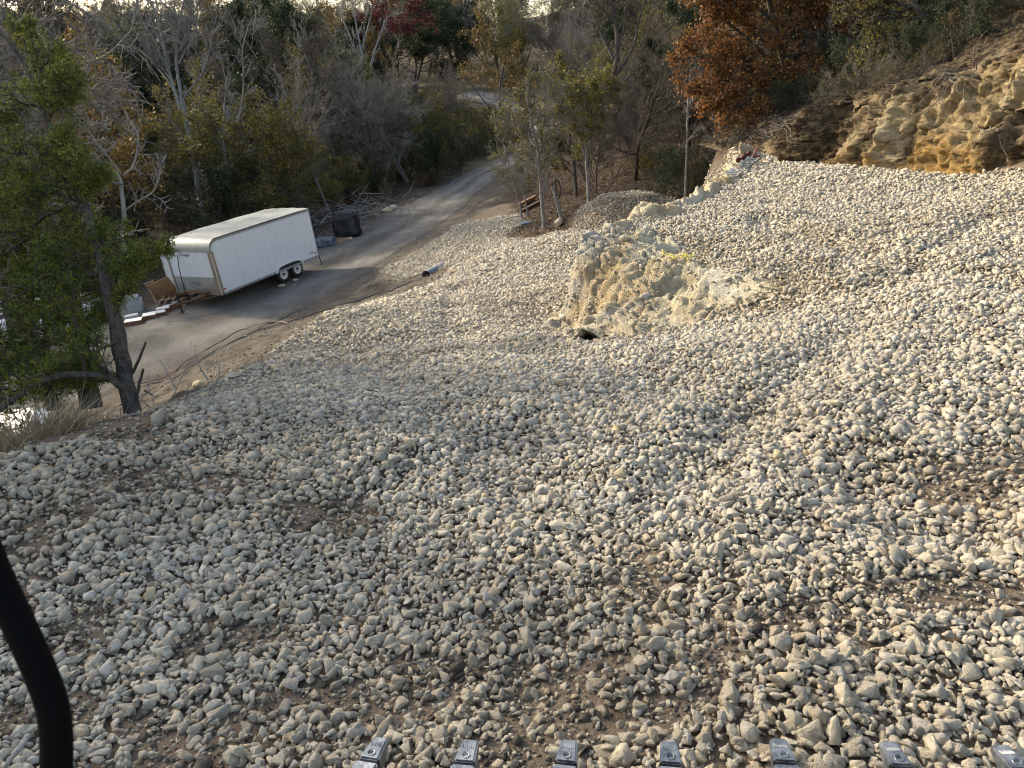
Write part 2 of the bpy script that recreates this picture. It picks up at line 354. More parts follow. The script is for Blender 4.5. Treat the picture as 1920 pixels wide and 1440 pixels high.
def cliff_d(x, y):
    d, par = seg_dist(x, y, CLIFF)
    left = inside(x, y, [(-300, -8)] + [(-300, 28)] + CLIFF + [(22, -300), (-300, -300)]); left |= (y > 28) & (x < 7.9 + (y - 28) * .4)
    return np.where(left, -d, d), par
RUT = [tuple(G(a, b, c)[:2]) for a, b, c in ((1250, 960, 5.6), (1400, 790, 5.5), (1530, 670, 5.4), (1640, 575, 5.3), (1760, 480, 5.2), (1850, 420, 5.2))]
def H(x, y, fine=True):
    x = np.asarray(x, float); y = np.asarray(y, float)
    xc = np.clip(x, -190, 190); yc = np.clip(y, -40, 255)
    lo = LOW(xc, yc)
    far = np.hypot(x - xc, y - yc); lo = lo + far * .05
    b = BENCH(np.clip(x, -10, 22), np.clip(y, -12, 29))
    d = np.maximum(0, sdist(x, y, EDGE)); k = .55 + 2.3 * sstep(10.2, 12.2, y)
    near = sstep(60, 40, np.hypot(x, y - 10))
    z = np.where(near > 0, smax(lo, b - k * d, .12), lo)
    cd, par = cliff_d(x, y); m = (cd > .25) & (np.hypot(x, y) < 60)
    prof = b + cliff_h(par) * sstep(.3, 1.4, cd) - .4 + .40 * np.clip(cd - 1.15, 0, 6) - .9 * np.maximum(0, y - 24.5)
    z = np.where(m, np.maximum(z, prof), z)
    # the brown gravel heap behind the bench, the small heap at the end of the cut
    r = np.hypot((x - 5.4) / 1.15, (y - 29.6)); z = z + 1.05 * np.clip(1 - (r - .95) / 1.7, 0, 1) * (y < 40)
    r = np.hypot((x - 7.15) / .9, (y - 22.0)); z = z + .42 * np.clip(1 - (r - .15) / 1.0, 0, 1) ** 1.3
    if fine:
        nr = sstep(45, 25, np.hypot(x, y))
        z = z + nr * (.05 * fbm(x * .9, y * .9, 0, 3, 3) + .022 * fbm(x * 3.1, y * 3.1, 0, 8, 2)) + (1 - nr) * .12 * fbm(x * .3, y * .3, 0, 5, 3)
        # wheel ruts and windrows left by the loader on the bench
        for pl, dep, w in (([(5.2, 3.0), (5.3, 6.5), (4.9, 9.8), (4.8, 13)], .07, .28), ([(2.2, 3.0), (1.3, 6.0), (-.2, 9), (-1.0, 12.5), (-1.3, 18)], .05, .3), ([(.4, 3.2), (-.9, 6.0), (-2.1, 8.9), (-2.9, 12)], .05, .3), (RUT, .05, .2)):
            dd, _ = seg_dist(x, y, pl); z = z - dep * np.exp(-(dd / w) ** 2) + dep * .7 * np.exp(-((dd - .5) / .25) ** 2) * (dd < 2)
    return z
def hit(px, py, tmax=160):
    p = np.array([(px - 960) / FP, (py - 720) / FP, 1.]); d = np.array([p @ RR, p @ FF, p @ UU])
    t = np.geomspace(1.5, tmax, 1500); q = t[:, None] * d + [0, 0, CZ]
    below = np.nonzero(q[:, 2] < H(q[:, 0], q[:, 1], False))[0]
    return q[below[0]] if len(below) else q[-1]
def hits(l): return [hit(a, b) for a, b in l]

# gravel outline, outcrop outline and lane, in world metres
RAMP = [(-7, -6), (-6, 0), (-4.6, 3.6)] + [tuple(q[:2]) for q in hits([(0, 862), (150, 812), (290, 795), (345, 750), (440, 700), (520, 652), (600, 603), (680, 575), (750, 555), (845, 512), (845, 500), (800, 512), (748, 528), (708, 506), (760, 482), (830, 443), (872, 417), (900, 397), (940, 382), (975, 396), (983, 420), (960, 432), (945, 446), (1000, 449), (1040, 438), (1070, 428)])] + [(3.1, 28.3), (3.6, 31.8), (7.6, 31.8), (8.2, 28), (7.6, 25)]
GRAVEL = RAMP + [(8.0, 24)] + [c for c in CLIFF[3:]] + [(22, -12), (-7, -12)]
ROCKP = [tuple(q[:2]) for q in hits([(1048, 622), (1062, 590), (1085, 560), (1100, 500), (1125, 462), (1180, 445), (1250, 452), (1300, 478), (1345, 505), (1400, 512), (1470, 515), (1480, 535), (1430, 575), (1340, 602), (1240, 628), (1150, 640), (1095, 645)])]
LANE_N = [(-30, 4), (-17, 13.5), (-11.8, 18.6), (-9.6, 21.7), (-7.2, 26), (-5.4, 29.4), (-3.9, 33), (-2.4, 38), (-.9, 44), (.5, 49.5), (3.0, 57), (5.2, 63), (6.6, 70), (6, 80), (0, 95)]
LANE_F = [(-36, 9), (-23, 19), (-17.5, 25), (-14.5, 30), (-12.2, 35), (-9.4, 39), (-6.7, 42.5), (-4.3, 47), (-2.7, 52), (-.3, 58.5), (2.2, 64.5), (3.4, 71), (2.4, 79), (-4, 93)]
LANE = LANE_N + LANE_F[::-1]

# one ground sheet, fine near the camera, coarse towards the horizon
def axis(segs):
    o = [segs[0][0]]
    for a, b, s in segs:
        n = max(1, int(round((b - a) / s))); o += list(np.linspace(a, b, n + 1)[1:])
    return np.array(o)
gx = axis([(-900, -200, 50), (-200, -60, 7), (-60, -22, 1.2), (-22, -6, .22), (-6, 13, .11), (13, 25, .4), (25, 60, 1.5), (60, 200, 7), (200, 900, 50)])
gy = axis([(-300, -40, 30), (-40, -6, 2), (-6, 1, .4), (1, 26, .11), (26, 42, .22), (42, 75, .6), (75, 130, 1.6), (130, 260, 6), (260, 1200, 60)])
X, Y = np.meshgrid(gx, gy); x = X.ravel(); y = Y.ravel(); z = H(x, y)
lane_sd = sdist(x, y, LANE)
grav_sd = sdist(x, y, GRAVEL)
# the ditch with the culvert, the grubby bank beside the lane
bank = sstep(.3, 1.0, grav_sd) * (np.hypot(x, y) < 45) * sstep(.1, .9, lane_sd)
z = z + bank * (.11 * fbm(x * 1.7, y * 1.7, 0, 31, 4) + .04 * fbm(x * 6, y * 6, 0, 35, 3)) - .09 * sstep(-.75, -1.2, lane_sd) - .30 * sstep(.05, -.25, sdist(x, y, ROCKP))
me = np_mesh('ground', np.c_[x, y, z], grid_faces(len(gx), len(gy)), True)
jit = .35 * fbm(x * 1.2, y * 1.2, 0, 41, 3)
zr = sstep(.35, -.1, grav_sd + jit * .6); zr = np.maximum(zr, .0)
litter = sstep(24, 29, y + .5 * x) * sstep(0, 2, lane_sd - 1.0) * (1 - zr)
litter = np.where(x > 8, np.maximum(litter, sstep(.5, 1.5, cliff_d(x, y)[0]) * .9), litter)
litter = np.maximum(litter, sstep(-14, -18, x) * (lane_sd > 0))
clear = np.exp(-(((x + 6) / 16) ** 2 + ((y - 92) / 18) ** 2)) + sstep(-1, -7, x - .25 * (y - 40)) * sstep(48, 60, y) * .5
zb = np.clip(clear * 1.3, 0, 1)
colr = np.c_[zr, litter, zb, np.ones_like(zr)].astype(np.float32)
a = me.color_attributes.new('zone', 'FLOAT_COLOR', 'POINT'); a.data.foreach_set('color', colr.ravel())
fi = dirtmap(x, y)[1] if False else np.zeros(len(x)); a = me.color_attributes.new('fines', 'FLOAT_COLOR', 'POINT')
GROUND_XY = (x, y, a.name, me)
tag(link('ground', me, M_EARTH), 'bare earth, leaf litter and dusty limestone fines', kind='structure')

# worn lane sheet
def resample(pl, n):
    pl = np.array(pl, float); l = np.r_[0, np.cumsum(np.hypot(*np.diff(pl, axis=0).T))]; s = np.linspace(0, l[-1], n)
    return np.c_[np.interp(s, l, pl[:, 0]), np.interp(s, l, pl[:, 1])]
NL, NW = 520, 30
a = resample(LANE_N, NL); b = resample(LANE_F, NL); w = np.linspace(0, 1, NW)
q = a[:, None] * (1 - w[None, :, None]) + b[:, None] * w[None, :, None]
edge = (np.minimum(w, 1 - w) < .02)[None] * .45 * fbm(q[..., 0] * .7, q[..., 1] * .7, 0, 12, 4)
n_ = (b - a) / np.linalg.norm(b - a, axis=1)[:, None]
q = q + edge[..., None] * n_[:, None]
zz = H(q[..., 0], q[..., 1]) + .035 - (np.minimum(w, 1 - w) < .01)[None] * .28 - ((np.minimum(w, 1 - w) > .01) & (np.minimum(w, 1 - w) < .05))[None] * .045 
me = np_mesh('lane', np.c_[q.reshape(-1, 2), zz.ravel()], grid_faces(NW, NL), True)
_w = w[None] + .03 * fbm(q[..., 0] * .3, q[..., 1] * .3, 0, 19, 2); _a = np.exp(-((_w - .30) / .07) ** 2) + np.exp(-((_w - .62) / .07) ** 2); _b = sstep(.16, .02, _w + .05 * fbm(q[..., 0], q[..., 1], 0, 20, 3)) + .8 * sstep(.88, .99, _w) + .5 * np.exp(-((_w - .46) / .05) ** 2)
_a = np.clip(_a, 0, 1).ravel(); _b = np.clip(_b, 0, 1).ravel(); a = me.color_attributes.new('track', 'FLOAT_COLOR', 'POINT'); a.data.foreach_set('color', np.c_[_a, _b, _a * 0, _a * 0 + 1].astype(np.float32).ravel())
tag(link('driveway', me, M_LANE), 'grey worn gravel lane curving past the white trailer into the trees', kind='structure')

# ------------------------------------------------------------------ cut bank: a face of marl with a ragged earth top
cl = resample(CLIFF, 620); tt = np.gradient(cl, axis=0); tt /= np.linalg.norm(tt, axis=1)[:, None]
nn = np.c_[-tt[:, 1], tt[:, 0]]                         # away from the bench
par = np.linspace(0, np.hypot(*np.diff(np.array(CLIFF), axis=0).T).sum(), 620); hh = cliff_h(par)
NV = 150; v = np.linspace(0, 1, NV)
dprof = np.interp(v, [0, .1, .55, .66, 1], [-.12, 0, .75, 1.15, 6.5]); zprof = np.interp(v, [0, .1, .55, .66, 1], [-.25, 0, .90, 1.0, 1.0])
slope = np.interp(v, [.66, 1], [0, .40 * 5.35 + .25])
bx = BENCH(cl[:, 0], np.clip(cl[:, 1], -12, 29))
px_ = cl[:, 0][:, None] + nn[:, 0][:, None] * dprof[None]; py_ = cl[:, 1][:, None] + nn[:, 1][:, None] * dprof[None]
pz_ = bx[:, None] + hh[:, None] * zprof[None] + slope[None]
rid = 1 - np.abs(fbm(px_ * .8, py_ * .8, pz_ * .5, 51, 4)); big = fbm(px_ * .45, py_ * .45, pz_ * .3, 55, 3)
r2 = fbm(px_ * 2.6, py_ * 2.6, pz_ * 2.4, 61, 4); r3 = fbm(px_ * 9, py_ * 9, pz_ * 9, 66, 3)
amp = sstep(.02, .18, v)[None] * (.75 + .25 * np.clip(hh / 1.5, 0, 1))[:, None] * np.where(v > .66, .6, 1.)[None]
wv, wd = worley(px_ * 1.7 + .3 * big, py_ * 1.7, pz_ * 1.7, 5); wv2, wd2 = worley(px_ * 4.6 + .4 * r2, py_ * 4.6, pz_ * 4.6, 6); wv3, wd3 = worley(px_ * 12, py_ * 12, pz_ * 14, 8)
blk = .20 * (wv - .5) + .10 * (wv2 - .5) + .045 * (wv3 - .5) + .05 * sstep(.12, 0, wd) + .03 * sstep(.1, 0, wd2)
streak = fbm(par[:, None] * 2.2 + 0 * px_, pz_ * .35, 0, 58, 4)
disp = amp * (-.17 * (rid - .55) - .30 * big - .11 * r2 - .06 * r3 + .16 * streak * (v < .66) + 1.25 * blk)
notch = np.exp(-((par - 7.0) / .25) ** 2) * .5 - np.exp(-((par - 7.9) / .3) ** 2) * .35 + np.exp(-((par - 8.6) / .25) ** 2) * .3
disp = disp + (notch[:, None] * (v < .6) * sstep(.02, .1, v))
px_ += nn[:, 0][:, None] * disp; py_ += nn[:, 1][:, None] * disp; pz_ += .11 * amp * r2 + .06 * amp * r3 + np.where(v > .55, .12, 0)[None] * big
me = np_mesh('cut_bank', np.c_[px_.ravel(), py_.ravel(), pz_.ravel()], grid_faces(NV, 620), False)
zrel = (pz_ - bx[:, None])
och = sstep(1.0, .35, zrel + .35 * big) * sstep(5.5, 8, par)[:, None] * sstep(-.3, .2, r2 + .3); och = np.maximum(och, sstep(1.5, .9, zrel) * sstep(13, 15, par)[:, None] * sstep(-.1, .4, -big) * .9)
grey = sstep(.15, .5, big) * (sstep(.5, .62, v) * sstep(.82, .72, v))[None] * sstep(13.5, 16, par)[:, None]
soil = .12 + sstep(.54, .72, v + .1 * r2) * (1 - grey) * 1.2 + sstep(3.6, 2.2, par)[:, None] * .8 + sstep(-.35, .35, big + .5 * r2) * sstep(11.5, 8.5, par)[:, None] * .85 + sstep(.12, .55, streak + .3 * r2) * .75  # earth top and stains; left half darkened to paint in the oak's shade
colr = np.c_[och.ravel(), grey.ravel(), np.clip(soil, 0, 1).ravel(), np.ones(px_.size)].astype(np.float32)
a = me.color_attributes.new('zone', 'FLOAT_COLOR', 'POINT'); a.data.foreach_set('color', colr.ravel())
tag(link('cut_bank', me, M_BANK_SHADED), 'tan and ochre marl bank cut along the right of the gravel', kind='structure')
CUT = (px_, py_, pz_)

# rock outcrop at the lip of the bench: fine height patch, pushed out into lumps
ox = np.arange(.2, 8.6, .035); oy = np.arange(8.6, 24.0, .035); OX, OY = np.meshgrid(ox, oy); x = OX.ravel(); y = OY.ravel()
sd = sdist(x, y, ROCKP); esd = sdist(x, y, EDGE)
lip = sstep(.42, .05, np.abs(esd - .12) - .26 - .12 * sstep(14.5, 12, y) + .22 * fbm(x * 1.3, y * 1.3, 0, 76, 2)) * sstep(11.3, 12.2, y) * sstep(23.5, 22, y)
msk = np.maximum(sstep(.28, -.12, sd + .22 * fbm(x * 1.6, y * 1.6, 0, 75, 3)), lip)
keep = msk > .02
z0 = H(x, y, False)
n0 = fbm(x * .9 + .4 * y, y * .9, 0, 71, 3); n1 = fbm(x * 2.3, y * 2.3, z0 * 2.3, 72, 4); n2 = fbm(x * 7, y * 7, z0 * 7, 73, 4); n3 = 1 - np.abs(fbm(x * 1.6 - y * .8, y * 1.2, z0 * 1.5, 74, 3))
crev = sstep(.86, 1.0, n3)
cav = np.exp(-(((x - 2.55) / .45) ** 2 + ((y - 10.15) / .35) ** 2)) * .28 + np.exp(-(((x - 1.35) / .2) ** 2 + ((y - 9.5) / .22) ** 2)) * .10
wv, wd = worley(x * 2.3 + .4 * n1, y * 2.3, z0 * 2.5, 15); wv2, wd2 = worley(x * 6.5 + .3 * n2, y * 6.5, z0 * 7, 16); wv3, wd3 = worley(x * 15, y * 15, z0 * 15, 18)
smo = sstep(2.2, 1.4, x)                                # the scraped left face is smoother
flat_ = 1 - .72 * sstep(2.3, 3.3, x) * (y < 11.6)
z1 = z0 + .07 * lip * (y > 12) + msk * flat_ * (.07 + .13 * n0 + .075 * n1 + .04 * n2 - .07 * crev - cav + (1 - .7 * smo) * (.10 * (wv - .5) + .075 * (wv2 - .5) + .045 * (wv3 - .5) - .03 * sstep(.10, 0, wd) - .02 * sstep(.09, 0, wd2))) - (1 - msk) * .12
gx_ = -.10 * n1 - .06 * n2
me = np_mesh('rock_outcrop', np.c_[x + gx_ * msk, y + .08 * fbm(x * 2, y * 2, 5, 79, 3) * msk, z1], grid_faces(len(ox), len(oy), keep), False)
greyz = sstep(.0, .35, n0 + .3 * n1) * sstep(2.4, 1.5, x) * sstep(9.6, 10.4, y) * .95
och = sstep(.0, .5, fbm(x * 1.1, y * 1.1, 0, 77, 3)) * .35; soil = np.clip(crev * .5 + cav * 2, 0, 1) * .5 + sstep(.25, .0, msk) * .2  # blue channel: darker in the crevices and hollows, and towards the rim
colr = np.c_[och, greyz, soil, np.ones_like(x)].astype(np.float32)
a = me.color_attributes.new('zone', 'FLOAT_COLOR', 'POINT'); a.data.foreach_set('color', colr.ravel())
# drop unused vertices
bm = bmesh.new(); bm.from_mesh(me); bmesh.ops.delete(bm, geom=[q for q in bm.verts if not q.link_faces], context='VERTS'); bm.to_mesh(me); bm.free()
tag(link('rock_outcrop', me, M_ROCK), 'pale cream and grey rock outcrop at the lip of the gravel bench', kind='structure')

# ------------------------------------------------------------------ gravel: loose angular stones

def ico(sub):
    bm = bmesh.new(); bmesh.ops.create_icosphere(bm, subdivisions=sub, radius=1); bm.verts.index_update()
    v = np.array([q.co[:] for q in bm.verts]); f = np.array([[q.index for q in p.verts] for p in bm.faces]); bm.free(); return v, f
def stone_template(v, rng, crisp=1.):
    n = rng.normal(size=(9, 3)); n /= np.linalg.norm(n, axis=1)[:, None]; d = rng.uniform(.45, .85, 9)
    dt = v @ n.T; r = np.where(dt > .05, d[None] / np.maximum(dt, .05), 9).min(1); r = np.minimum(r, 1.05)
    return v * r[:, None]
def hull_stone(rng, npts, bev):
    """broken stone: convex hull of a few points, its edges a little worn"""
    p = rng.normal(size=(npts, 3)); p /= np.linalg.norm(p, axis=1)[:, None]; p *= rng.uniform(.62, 1.2, (npts, 1))
    bm = bmesh.new(); [bm.verts.new(q) for q in p]; r = bmesh.ops.convex_hull(bm, input=bm.verts[:])
    bmesh.ops.delete(bm, geom=[q for q in bm.verts if not q.link_faces], context='VERTS')
    if bev:
        bmesh.ops.dissolve_limit(bm, angle_limit=.30, verts=bm.verts[:], edges=bm.edges[:]); bmesh.ops.bevel(bm, geom=bm.edges[:], offset=bev, segments=1, profile=.5, affect='EDGES', clamp_overlap=True)
    bmesh.ops.triangulate(bm, faces=bm.faces[:]); bm.verts.index_update(); v = np.array([q.co[:] for q in bm.verts]); f = np.array([[q.index for q in x.verts] for x in bm.faces]); bm.free(); return v, f
def in_view(x, y, z, m=.12):
    p = np.c_[x, y, z - CZ]; c = p @ np.array([RR, FF, UU]); Z = c[:, 2]
    u = (c[:, 0] / Z * FP) / 960; w_ = (c[:, 1] / Z * FP) / 720
    return Z
def build_stones(name, P3, size, sub, rng, mat, dirt, flat=.35, nt_=22, tilt=.55):
    T = [hull_stone(rng, rng.integers(11, 17) if sub else rng.integers(8, 11), (.07, .05)[i % 2] if sub >= 2 else 0) for i in range(nt_)]
    n = len(P3); k = rng.integers(0, nt_, n); T = T
    ax = np.c_[np.ones(n), rng.uniform(.58, .95, n), rng.uniform(.36, .74, n)] * (size[:, None] / 2) * 1.15
    yaw = rng.uniform(0, 2 * np.pi, n); a = rng.normal(0, tilt, n); b = rng.normal(0, tilt, n)
    cz, sz, ca, sa, cb, sb = np.cos(yaw), np.sin(yaw), np.cos(a), np.sin(a), np.cos(b), np.sin(b)
    Rz = np.zeros((n, 3, 3)); Rz[:, 0, 0] = cz; Rz[:, 0, 1] = -sz; Rz[:, 1, 0] = sz; Rz[:, 1, 1] = cz; Rz[:, 2, 2] = 1
    Rx = np.zeros((n, 3, 3)); Rx[:, 0, 0] = 1; Rx[:, 1, 1] = ca; Rx[:, 1, 2] = -sa; Rx[:, 2, 1] = sa; Rx[:, 2, 2] = ca
    Ry = np.zeros((n, 3, 3)); Ry[:, 1, 1] = 1; Ry[:, 0, 0] = cb; Ry[:, 0, 2] = sb; Ry[:, 2, 0] = -sb; Ry[:, 2, 2] = cb
    M = Ry @ Rx @ Rz
    Vs, Fs, Ds, o = [], [], [], 0
    for i in range(nt_):
        s = np.nonzero(k == i)[0]
        if not len(s): continue
        v_, f_ = T[i]; Vs.append((np.einsum('nij,nvj->nvi', M[s], v_[None] * ax[s][:, None]) + P3[s][:, None]).reshape(-1, 3).astype(np.float32))
        Fs.append((f_[None] + (o + np.arange(len(s)) * len(v_))[:, None, None]).reshape(-1, 3).astype(np.int32)); Ds.append(np.repeat(dirt[s], len(v_))); o += len(s) * len(v_)
    V = np.vstack(Vs); Fc = np.vstack(Fs)
    me = np_mesh(name, V.reshape(-1, 3), Fc, False)
    a = me.color_attributes.new('dirt', 'FLOAT_COLOR', 'POINT')
    dd = np.concatenate(Ds).astype(np.float32); a.data.foreach_set('color', np.c_[dd, dd, dd, np.ones_like(dd)].ravel())
    return me
rng = np.random.default_rng(5)
def scatter(s, x0, x1, y0, y1):
    nx = int((x1 - x0) / s); ny = int((y1 - y0) / (s * .87)); i, j = np.meshgrid(np.arange(nx), np.arange(ny))
    x = x0 + (i + .5 * (j % 2)) * s + rng.uniform(-.42, .42, i.shape) * s; y = y0 + j * s * .87 + rng.uniform(-.42, .42, i.shape) * s
    return x.ravel(), y.ravel()
SOIL = [(*G(a, b, 5.68)[:2], c, d) for a, b, c, d in ((430, 1190, .22, .12), (570, 1290, .34, .13), (150, 1180, .2, .16), (840, 1235, .26, .14), (330, 905, .45, .2), (600, 950, .4, .22), (1480, 1180, .3, .12), (1800, 1130, .34, .18), (1380, 1240, .2, .08), (230, 815, .5, .25), (700, 1330, .3, .07), (1250, 1330, .2, .05), (60, 1330, .2, .1), (1100, 1250, .15, .07))]
def dirtmap(x, y):
    n = fbm(x * 1.5, y * 1.5, 0, 91, 4); d = sstep(.38, .75, n) * sstep(5.2, 3.0, y) * .9                        # stirred soil near the bucket
    q5 = fbm(x * 3.2, y * 3.2, 0, 93, 3)
    for (cx, cy, ra, rb_) in SOIL: d = np.maximum(d, sstep(1.25, .55, np.hypot((x - cx) / ra, (y - cy) / rb_) + .5 * q5) * .95)
    t = fbm(x * .9, y * .9, 0, 95, 3)
    fl = np.exp(-(((x + 1.6) / 1.7) ** 2 + ((y - 7.9) / 1.1) ** 2)) * sstep(-.5, .15, t) * 1.1                           # rolled-in fines on the turn
    fl = np.maximum(fl, np.exp(-(((x + .3) / .5) ** 2 + ((y - 7.6) / .8) ** 2)) * sstep(-.5, .1, t))
    e = sstep(-.25, .1, sdist(x, y, GRAVEL) + .2 * t) * .6
    r = sstep(.75, .1, sdist(x, y, ROCKP)) * .6; e = np.maximum(e, .9 * sstep(3.2, 2.0, np.hypot(x - 5.4, y - 29.6)))
    return d, np.clip(fl, 0, 1), np.maximum(e, r)
def lay(name, s, band, sub, size_mu, top=.35, sparse=0.):
    x0, x1, y0, y1, r0, r1 = band; x, y = scatter(s, x0, x1, y0, y1)
    def filt(x, y, m):
        return x[m], y[m]
    r = np.hypot(x, y); m = (r >= r0) & (r < r1) & (np.abs(x) < 2.4 + .86 * np.maximum(y, 0)) & (y > -.2); x, y = filt(x, y, m)
    e = .16 * fbm(x * 2.1, y * 2.1, 0, 85, 3)
    m = (sdist(x, y, GRAVEL) + e < 0); x, y = filt(x, y, m)
    if r1 > 7:
        rs = sdist(x, y, ROCKP); m = (rs + .25 * fbm(x * 3, y * 3, 0, 86, 3) > 0) | (rng.random(len(x)) < np.where(x > 2.5, .55 * sstep(2.4, 3.6, x), .05)); x, y = filt(x, y, m)
        cd = cliff_d(x, y)[0]; es = sdist(x, y, EDGE); steep = (es > -.16 - .22 * sstep(14.5, 12, y) + .2 * fbm(x * 1.1, y * 1.1, 0, 87, 2)) & (es < .6) & (y > 11.6) & (y < 22.5); m = (cd < .25) & ~(steep & (rng.random(len(x)) < .88)); x, y = filt(x, y, m)
    d, fl, e = dirtmap(x, y)
    pr = 1 - .72 * d - .72 * fl - .45 * e * (y < 26); m = rng.random(len(x)) < pr; x, y, d, fl, e = [q[m] for q in (x, y, d, fl, e)]
    z = H(x, y); sz = np.clip(rng.lognormal(math.log(size_mu * .93), .38, len(x)), size_mu * .45, size_mu * 2.1) * 1.16
    sink = .25 * np.maximum(np.maximum(d, fl), e * .6)
    P3 = np.c_[x, y, z + sz * (.16 - sink) + rng.uniform(-.006, .018, len(x))]
    # second course lying in the hollows of the first
    m = rng.random(len(x)) < top * (1 - np.maximum(np.maximum(d, fl), e)); n2 = int(m.sum()); s2 = sz[m] * rng.uniform(.7, 1.05, n2)
    P2 = np.c_[x[m] + rng.uniform(-.5, .5, n2) * s, y[m] + rng.uniform(-.5, .5, n2) * s, z[m] + size_mu * .38 + s2 * .16]
    allP = np.vstack([P3, P2]); allS = np.r_[sz, s2]; dd = np.clip(np.r_[np.maximum(np.maximum(d, fl * .55), e * .8), np.maximum(d, e)[m] * .6] + .20 + .5 * sstep(-.1, .7, fbm(allP[:, 0] * .45, allP[:, 1] * .45, 0, 98, 3)) * (allP[:, 1] < 12), 0, 1)
    print(name, len(allP))
    if r0 < 7:                                            # grit and small chips between the stones
        k = 30000 if r0 == 0 else 26000; gx2 = rng.uniform(x0, x1, k); gy2 = rng.uniform(y0, y1, k); gr = np.hypot(gx2, gy2)
        d2, f2, e2 = dirtmap(gx2, gy2); m = (gr >= r0) & (gr < r1) & (sdist(gx2, gy2, GRAVEL) < .5) & (np.abs(gx2) < 2.4 + .86 * np.maximum(gy2, 0)) & (rng.random(k) < .25 + d2 + f2 + e2)
        if r1 > 7: m &= (sdist(gx2, gy2, ROCKP) > .0) & (cliff_d(gx2, gy2)[0] < .2)
        gx2, gy2 = gx2[m], gy2[m]; gs = rng.lognormal(math.log(.018), .4, len(gx2))
        GRIT.append(build_stones('grit', np.c_[gx2, gy2, H(gx2, gy2) + gs * .15], gs, 1, rng, M_STONE, np.full(len(gx2), .55)))
    return build_stones(name, allP, allS, sub, rng, M_STONE, dd)
_x, _y, _n, _m = GROUND_XY; _f = np.clip(np.maximum(dirtmap(_x, _y)[1] * 1.3, .7 * sstep(.5, .05, sdist(_x, _y, ROCKP))), 0, 1).astype(np.float32)
_m.color_attributes['fines'].data.foreach_set('color', np.c_[_f, _f, _f, np.ones_like(_f)].ravel())
GRIT = []
parts = [lay('near', .035, (-4, 4, .2, 4, 0, 3.9), 2, .043, .6),
         lay('mid', .036, (-7, 9, 1, 9, 3.9, 8.6), 1, .044, .5),
         lay('far', .041, (-9, 11, 4, 18, 8.6, 17), 0, .053, .4), lay('farthest', .058, (-9, 13, 8, 34, 17, 40), 0, .074, .3)]
# join them into one object
parts += GRIT
tot_v = sum(len(m.vertices) for m in parts); tot_f = sum(len(m.polygons) for m in parts)
V = np.empty((tot_v, 3), np.float32); Fc = np.empty((tot_f, 3), np.int32); C = np.empty((tot_v, 4), np.float32); o = p = 0
for m in parts:
    n = len(m.vertices); k = len(m.polygons); b = np.empty(n * 3, np.float32); m.vertices.foreach_get('co', b); V[o:o + n] = b.reshape(-1, 3)
    b = np.empty(k * 3, np.int32); m.loops.foreach_get('vertex_index', b); Fc[p:p + k] = b.reshape(-1, 3) + o
    b = np.empty(n * 4, np.float32); m.color_attributes['dirt'].data.foreach_get('color', b); C[o:o + n] = b.reshape(-1, 4); o += n; p += k
me = np_mesh('gravel', V, Fc, False); a = me.color_attributes.new('dirt', 'FLOAT_COLOR', 'POINT'); a.data.foreach_set('color', C.ravel())
for m in parts: bpy.data.meshes.remove(m)
del V, Fc, C
tag(link('gravel', me, M_STONE), 'loose crushed limestone spread over the bench and the ramp', kind='stuff')
# crumbs of damp soil where the ground shows through
_r = np.random.default_rng(66); _x = _r.uniform(-4, 4.5, 90000); _y = _r.uniform(.4, 8, 90000); _d = dirtmap(_x, _y)[0]; _m = (_r.random(90000) < _d * .9) & (sdist(_x, _y, GRAVEL) < 0); _x, _y = _x[_m], _y[_m]
_s = _r.lognormal(math.log(.016), .55, len(_x)); print('clods', len(_x))
me = build_stones('soil_clods', np.c_[_x, _y, H(_x, _y) + _s * .1], _s, 1, _r, M_EARTH, np.zeros(len(_x))); tag(link('soil_clods', me, M_EARTH), 'crumbs and clods of brown soil showing between the near stones', kind='stuff')
# ------------------------------------------------------------------ plants: branching skeletons, leaves
class Skel:
    def __init__(s): s.br = []; s.tips = []
    def line(s, p, r0, r1, pw=1.): 
        p = np.asarray(p, float); t = np.linspace(0, 1, len(p)) ** pw; s.br.append((p, r0 + (r1 - r0) * t)); return s
def perp(rng, d):
    a = rng.normal(size=3); a -= (a @ d) * d; return a / (np.linalg.norm(a) + 1e-9)
def grow(sk, rng, p, d, L, r, lev, P):
    mx = P['lev']; n = 6 if lev == 0 else (5 if lev < mx - 1 else 4)
    pt = [p]; dd = d / np.linalg.norm(d)
    for i in range(n - 1):
        dd = dd + perp(rng, dd) * P['wig'] * rng.uniform(.4, 1.3) + np.array([0, 0, P['up'][min(lev, len(P['up']) - 1)]]); dd /= np.linalg.norm(dd)
        pt.append(pt[-1] + dd * L / (n - 1))
    pt = np.array(pt); r1 = max(r * P['tap'], P['rmin']); sk.line(pt, r, r1)
    if lev >= mx - 1: sk.tips.append((pt[-1], dd, L, pt))
    if lev == mx: return
    kids(sk, rng, pt, r, r1, L, lev, P)
